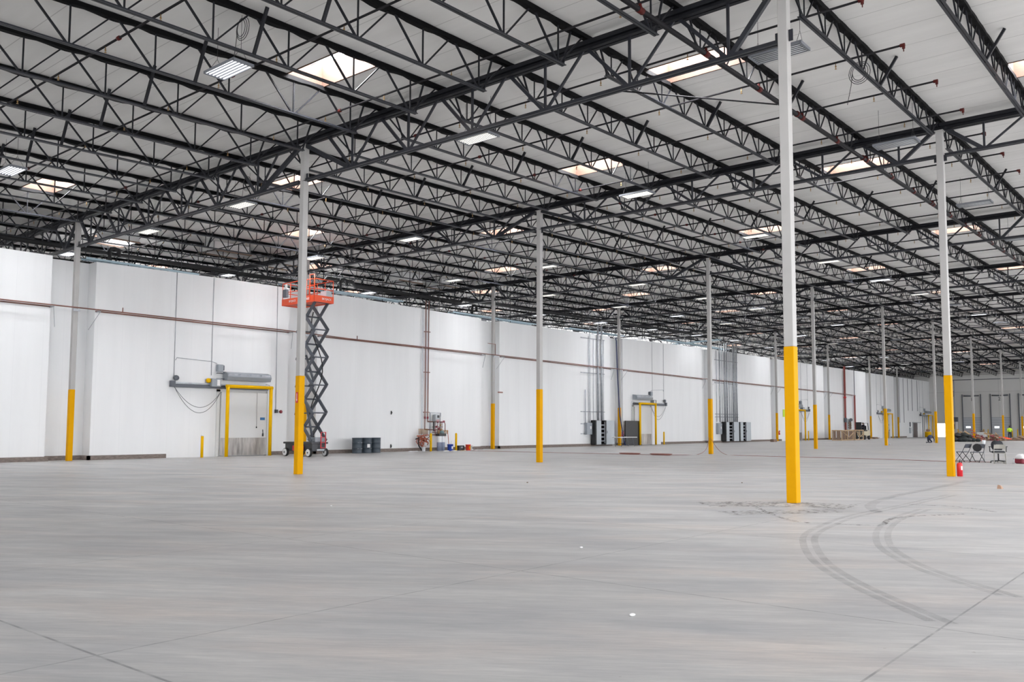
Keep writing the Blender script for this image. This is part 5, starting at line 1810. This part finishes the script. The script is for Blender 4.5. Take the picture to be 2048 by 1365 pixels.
for i, (x, y) in enumerate(((-8.0, -33.5), (-10.9, -36.1), (-6.4, -26.5), (1.4, -24.9), (5.1, -29.4))):
    tag(MB().sphere((x, y, 0.01), 0.02 + 0.004 * (i % 2), 8, (1.3, 1, 0.5)).build('litter_crumb', M_WHITE if i < 3 else M_TIMB2), f'tiny {"white" if i < 3 else "brown"} crumb on the open concrete floor, {ORD[i + 1]} by distance from the left', 'litter', 'tiny crumbs on the floor')

# ---------------------------------------------------------------- extension cord, floor marks
def smooth_pts(pts, n=8):
    out = []
    P4 = [pts[0]] + list(pts) + [pts[-1]]
    for i in range(len(pts) - 1):
        p0, p1, p2, p3 = [Vector(q) for q in P4[i:i + 4]]
        for j in range(n):
            t = j / n
            out.append(0.5 * ((2 * p1) + (-p0 + p2) * t + (2 * p0 - 5 * p1 + 4 * p2 - p3) * t * t + (-p0 + 3 * p1 - 3 * p2 + p3) * t ** 3))
    out.append(Vector(pts[-1]))
    return out
r = thing('extension_cord', 'long thin reddish extension cord lying across the floor from column to chairs', 'cord')
MB().path(smooth_pts([(23.5, -2.0, .012), (23.84, -9.66, .012), (24.1, -14.1, .012), (24.26, -15.6, .012), (25.2, -16.4, .012), (26.4, -16.6, .012), (27.4, -16.58, .3), (27.79, -16.56, 0.95)], 8), 0.012, 6).build('cord', M_CORD, r)
MB().path(smooth_pts([(27.79, -16.66, 0.9), (27.6, -17.2, 0.3), (27.2, -17.9, .012), (26.3, -19.16, .012), (25.9, -23.5, .012), (25.84, -26.36, .012), (24.9, -29.8, .012), (25.2, -31.5, .012)], 8), 0.012, 6).build('cord', M_CORD, r)
for yy in (-13.6, -15.6):
    m = MB()
    for q in range(4):
        m.path([(24.1 + (0.25 + 0.03 * q) * math.cos(t), yy + (0.55 + 0.04 * q) * math.sin(t), 0.014 + 0.02 * q) for t in [2 * PI * i / 20 for i in range(21)]], 0.012, 5)
    m.build('coiled_slack', M_CORD, r)

def mark_mat(name, col, amt, sc, lo, hi):
    m, nt, b = base_mat(name)
    b.inputs['Base Color'].default_value = (*col, 1)
    b.inputs['Roughness'].default_value = 0.6
    f = ramp(nt, noise(nt, coords(nt, (1, 1, 1)), sc, 8, 0.7), lo, hi)
    nt.links.new(math_(nt, 'MULTIPLY', f, amt), b.inputs['Alpha'])
    return m
M_TIRE = mark_mat('tyre_scuff', (0.17, 0.17, 0.175), 0.26, 3.0, 0.32, 0.72)
M_STAIN = mark_mat('dirt_stain', (0.10, 0.075, 0.06), 0.85, 7.0, 0.5, 0.64)
def ribbon(name, pts, w_, m_, z=0.003):
    pts = smooth_pts([(x, y, 0) for x, y in pts], 10)
    vs, fs = [], []
    for i, p in enumerate(pts):
        d = (pts[min(i + 1, len(pts) - 1)] - pts[max(i - 1, 0)]).normalized()
        s = Vector((-d.y, d.x, 0)) * w_ / 2
        vs += [(p + s)[:2] + (z,), (p - s)[:2] + (z,)]
        if i: fs.append((2 * i - 2, 2 * i - 1, 2 * i + 1, 2 * i))
    m = MB()
    m.add(vs, fs)
    return m.build(name, m_, bpy.data.objects['floor'])
A1 = [(4.3, -34.8), (0.5, -34.75), (-1.8, -34.7), (-3.4, -34.85), (-4.8, -35.1), (-6.0, -35.55), (-7.3, -36.2), (-8.4, -36.96), (-9.6, -38.0)]
A2 = [(0.2, -35.3), (-1.8, -35.4), (-3.6, -35.72), (-5.3, -36.25), (-6.4, -36.8), (-7.2, -37.35), (-8.1, -38.2)]
for i, off in enumerate((0.0, 0.16)):
    ribbon('tyre_mark', [(x, y - off) for x, y in A1], 0.09, M_TIRE, 0.003 + i * 0.001)
    ribbon('tyre_mark', [(x, y - off) for x, y in A2], 0.09, M_TIRE, 0.005 + i * 0.001)
ribbon('tyre_mark', [(10, -33.9), (6, -34.0), (3, -34.0), (0.5, -34.3), (-1.0, -34.9)], 0.2, M_TIRE, 0.007)
M_WET = mark_mat('stain_edge', (0.09, 0.07, 0.06), 0.8, 11.0, 0.48, 0.62)
ribbon('floor_stain', [(-1.0, -32.5), (-2.4, -33.5), (-3.4, -34.44), (-3.3, -35.1), (-3.06, -35.58), (-2.2, -35.45), (-1.45, -35.53), (-0.8, -35.9), (-0.37, -36.18)], 0.09, M_WET, 0.010)
ribbon('floor_stain', [(0.9, -34.9), (1.1, -35.5), (0.8, -36.1), (0.4, -36.5)], 0.09, M_WET, 0.010)
ribbon('floor_stain', [(-1.6, -31.8), (-0.9, -32.5), (-0.4, -33.3), (-0.3, -34.2)], 1.1, M_STAIN, 0.0105)
ribbon('floor_stain', [(-2.9, -32.9), (-2.0, -33.6), (-1.2, -34.2)], 0.6, M_STAIN, 0.0108)
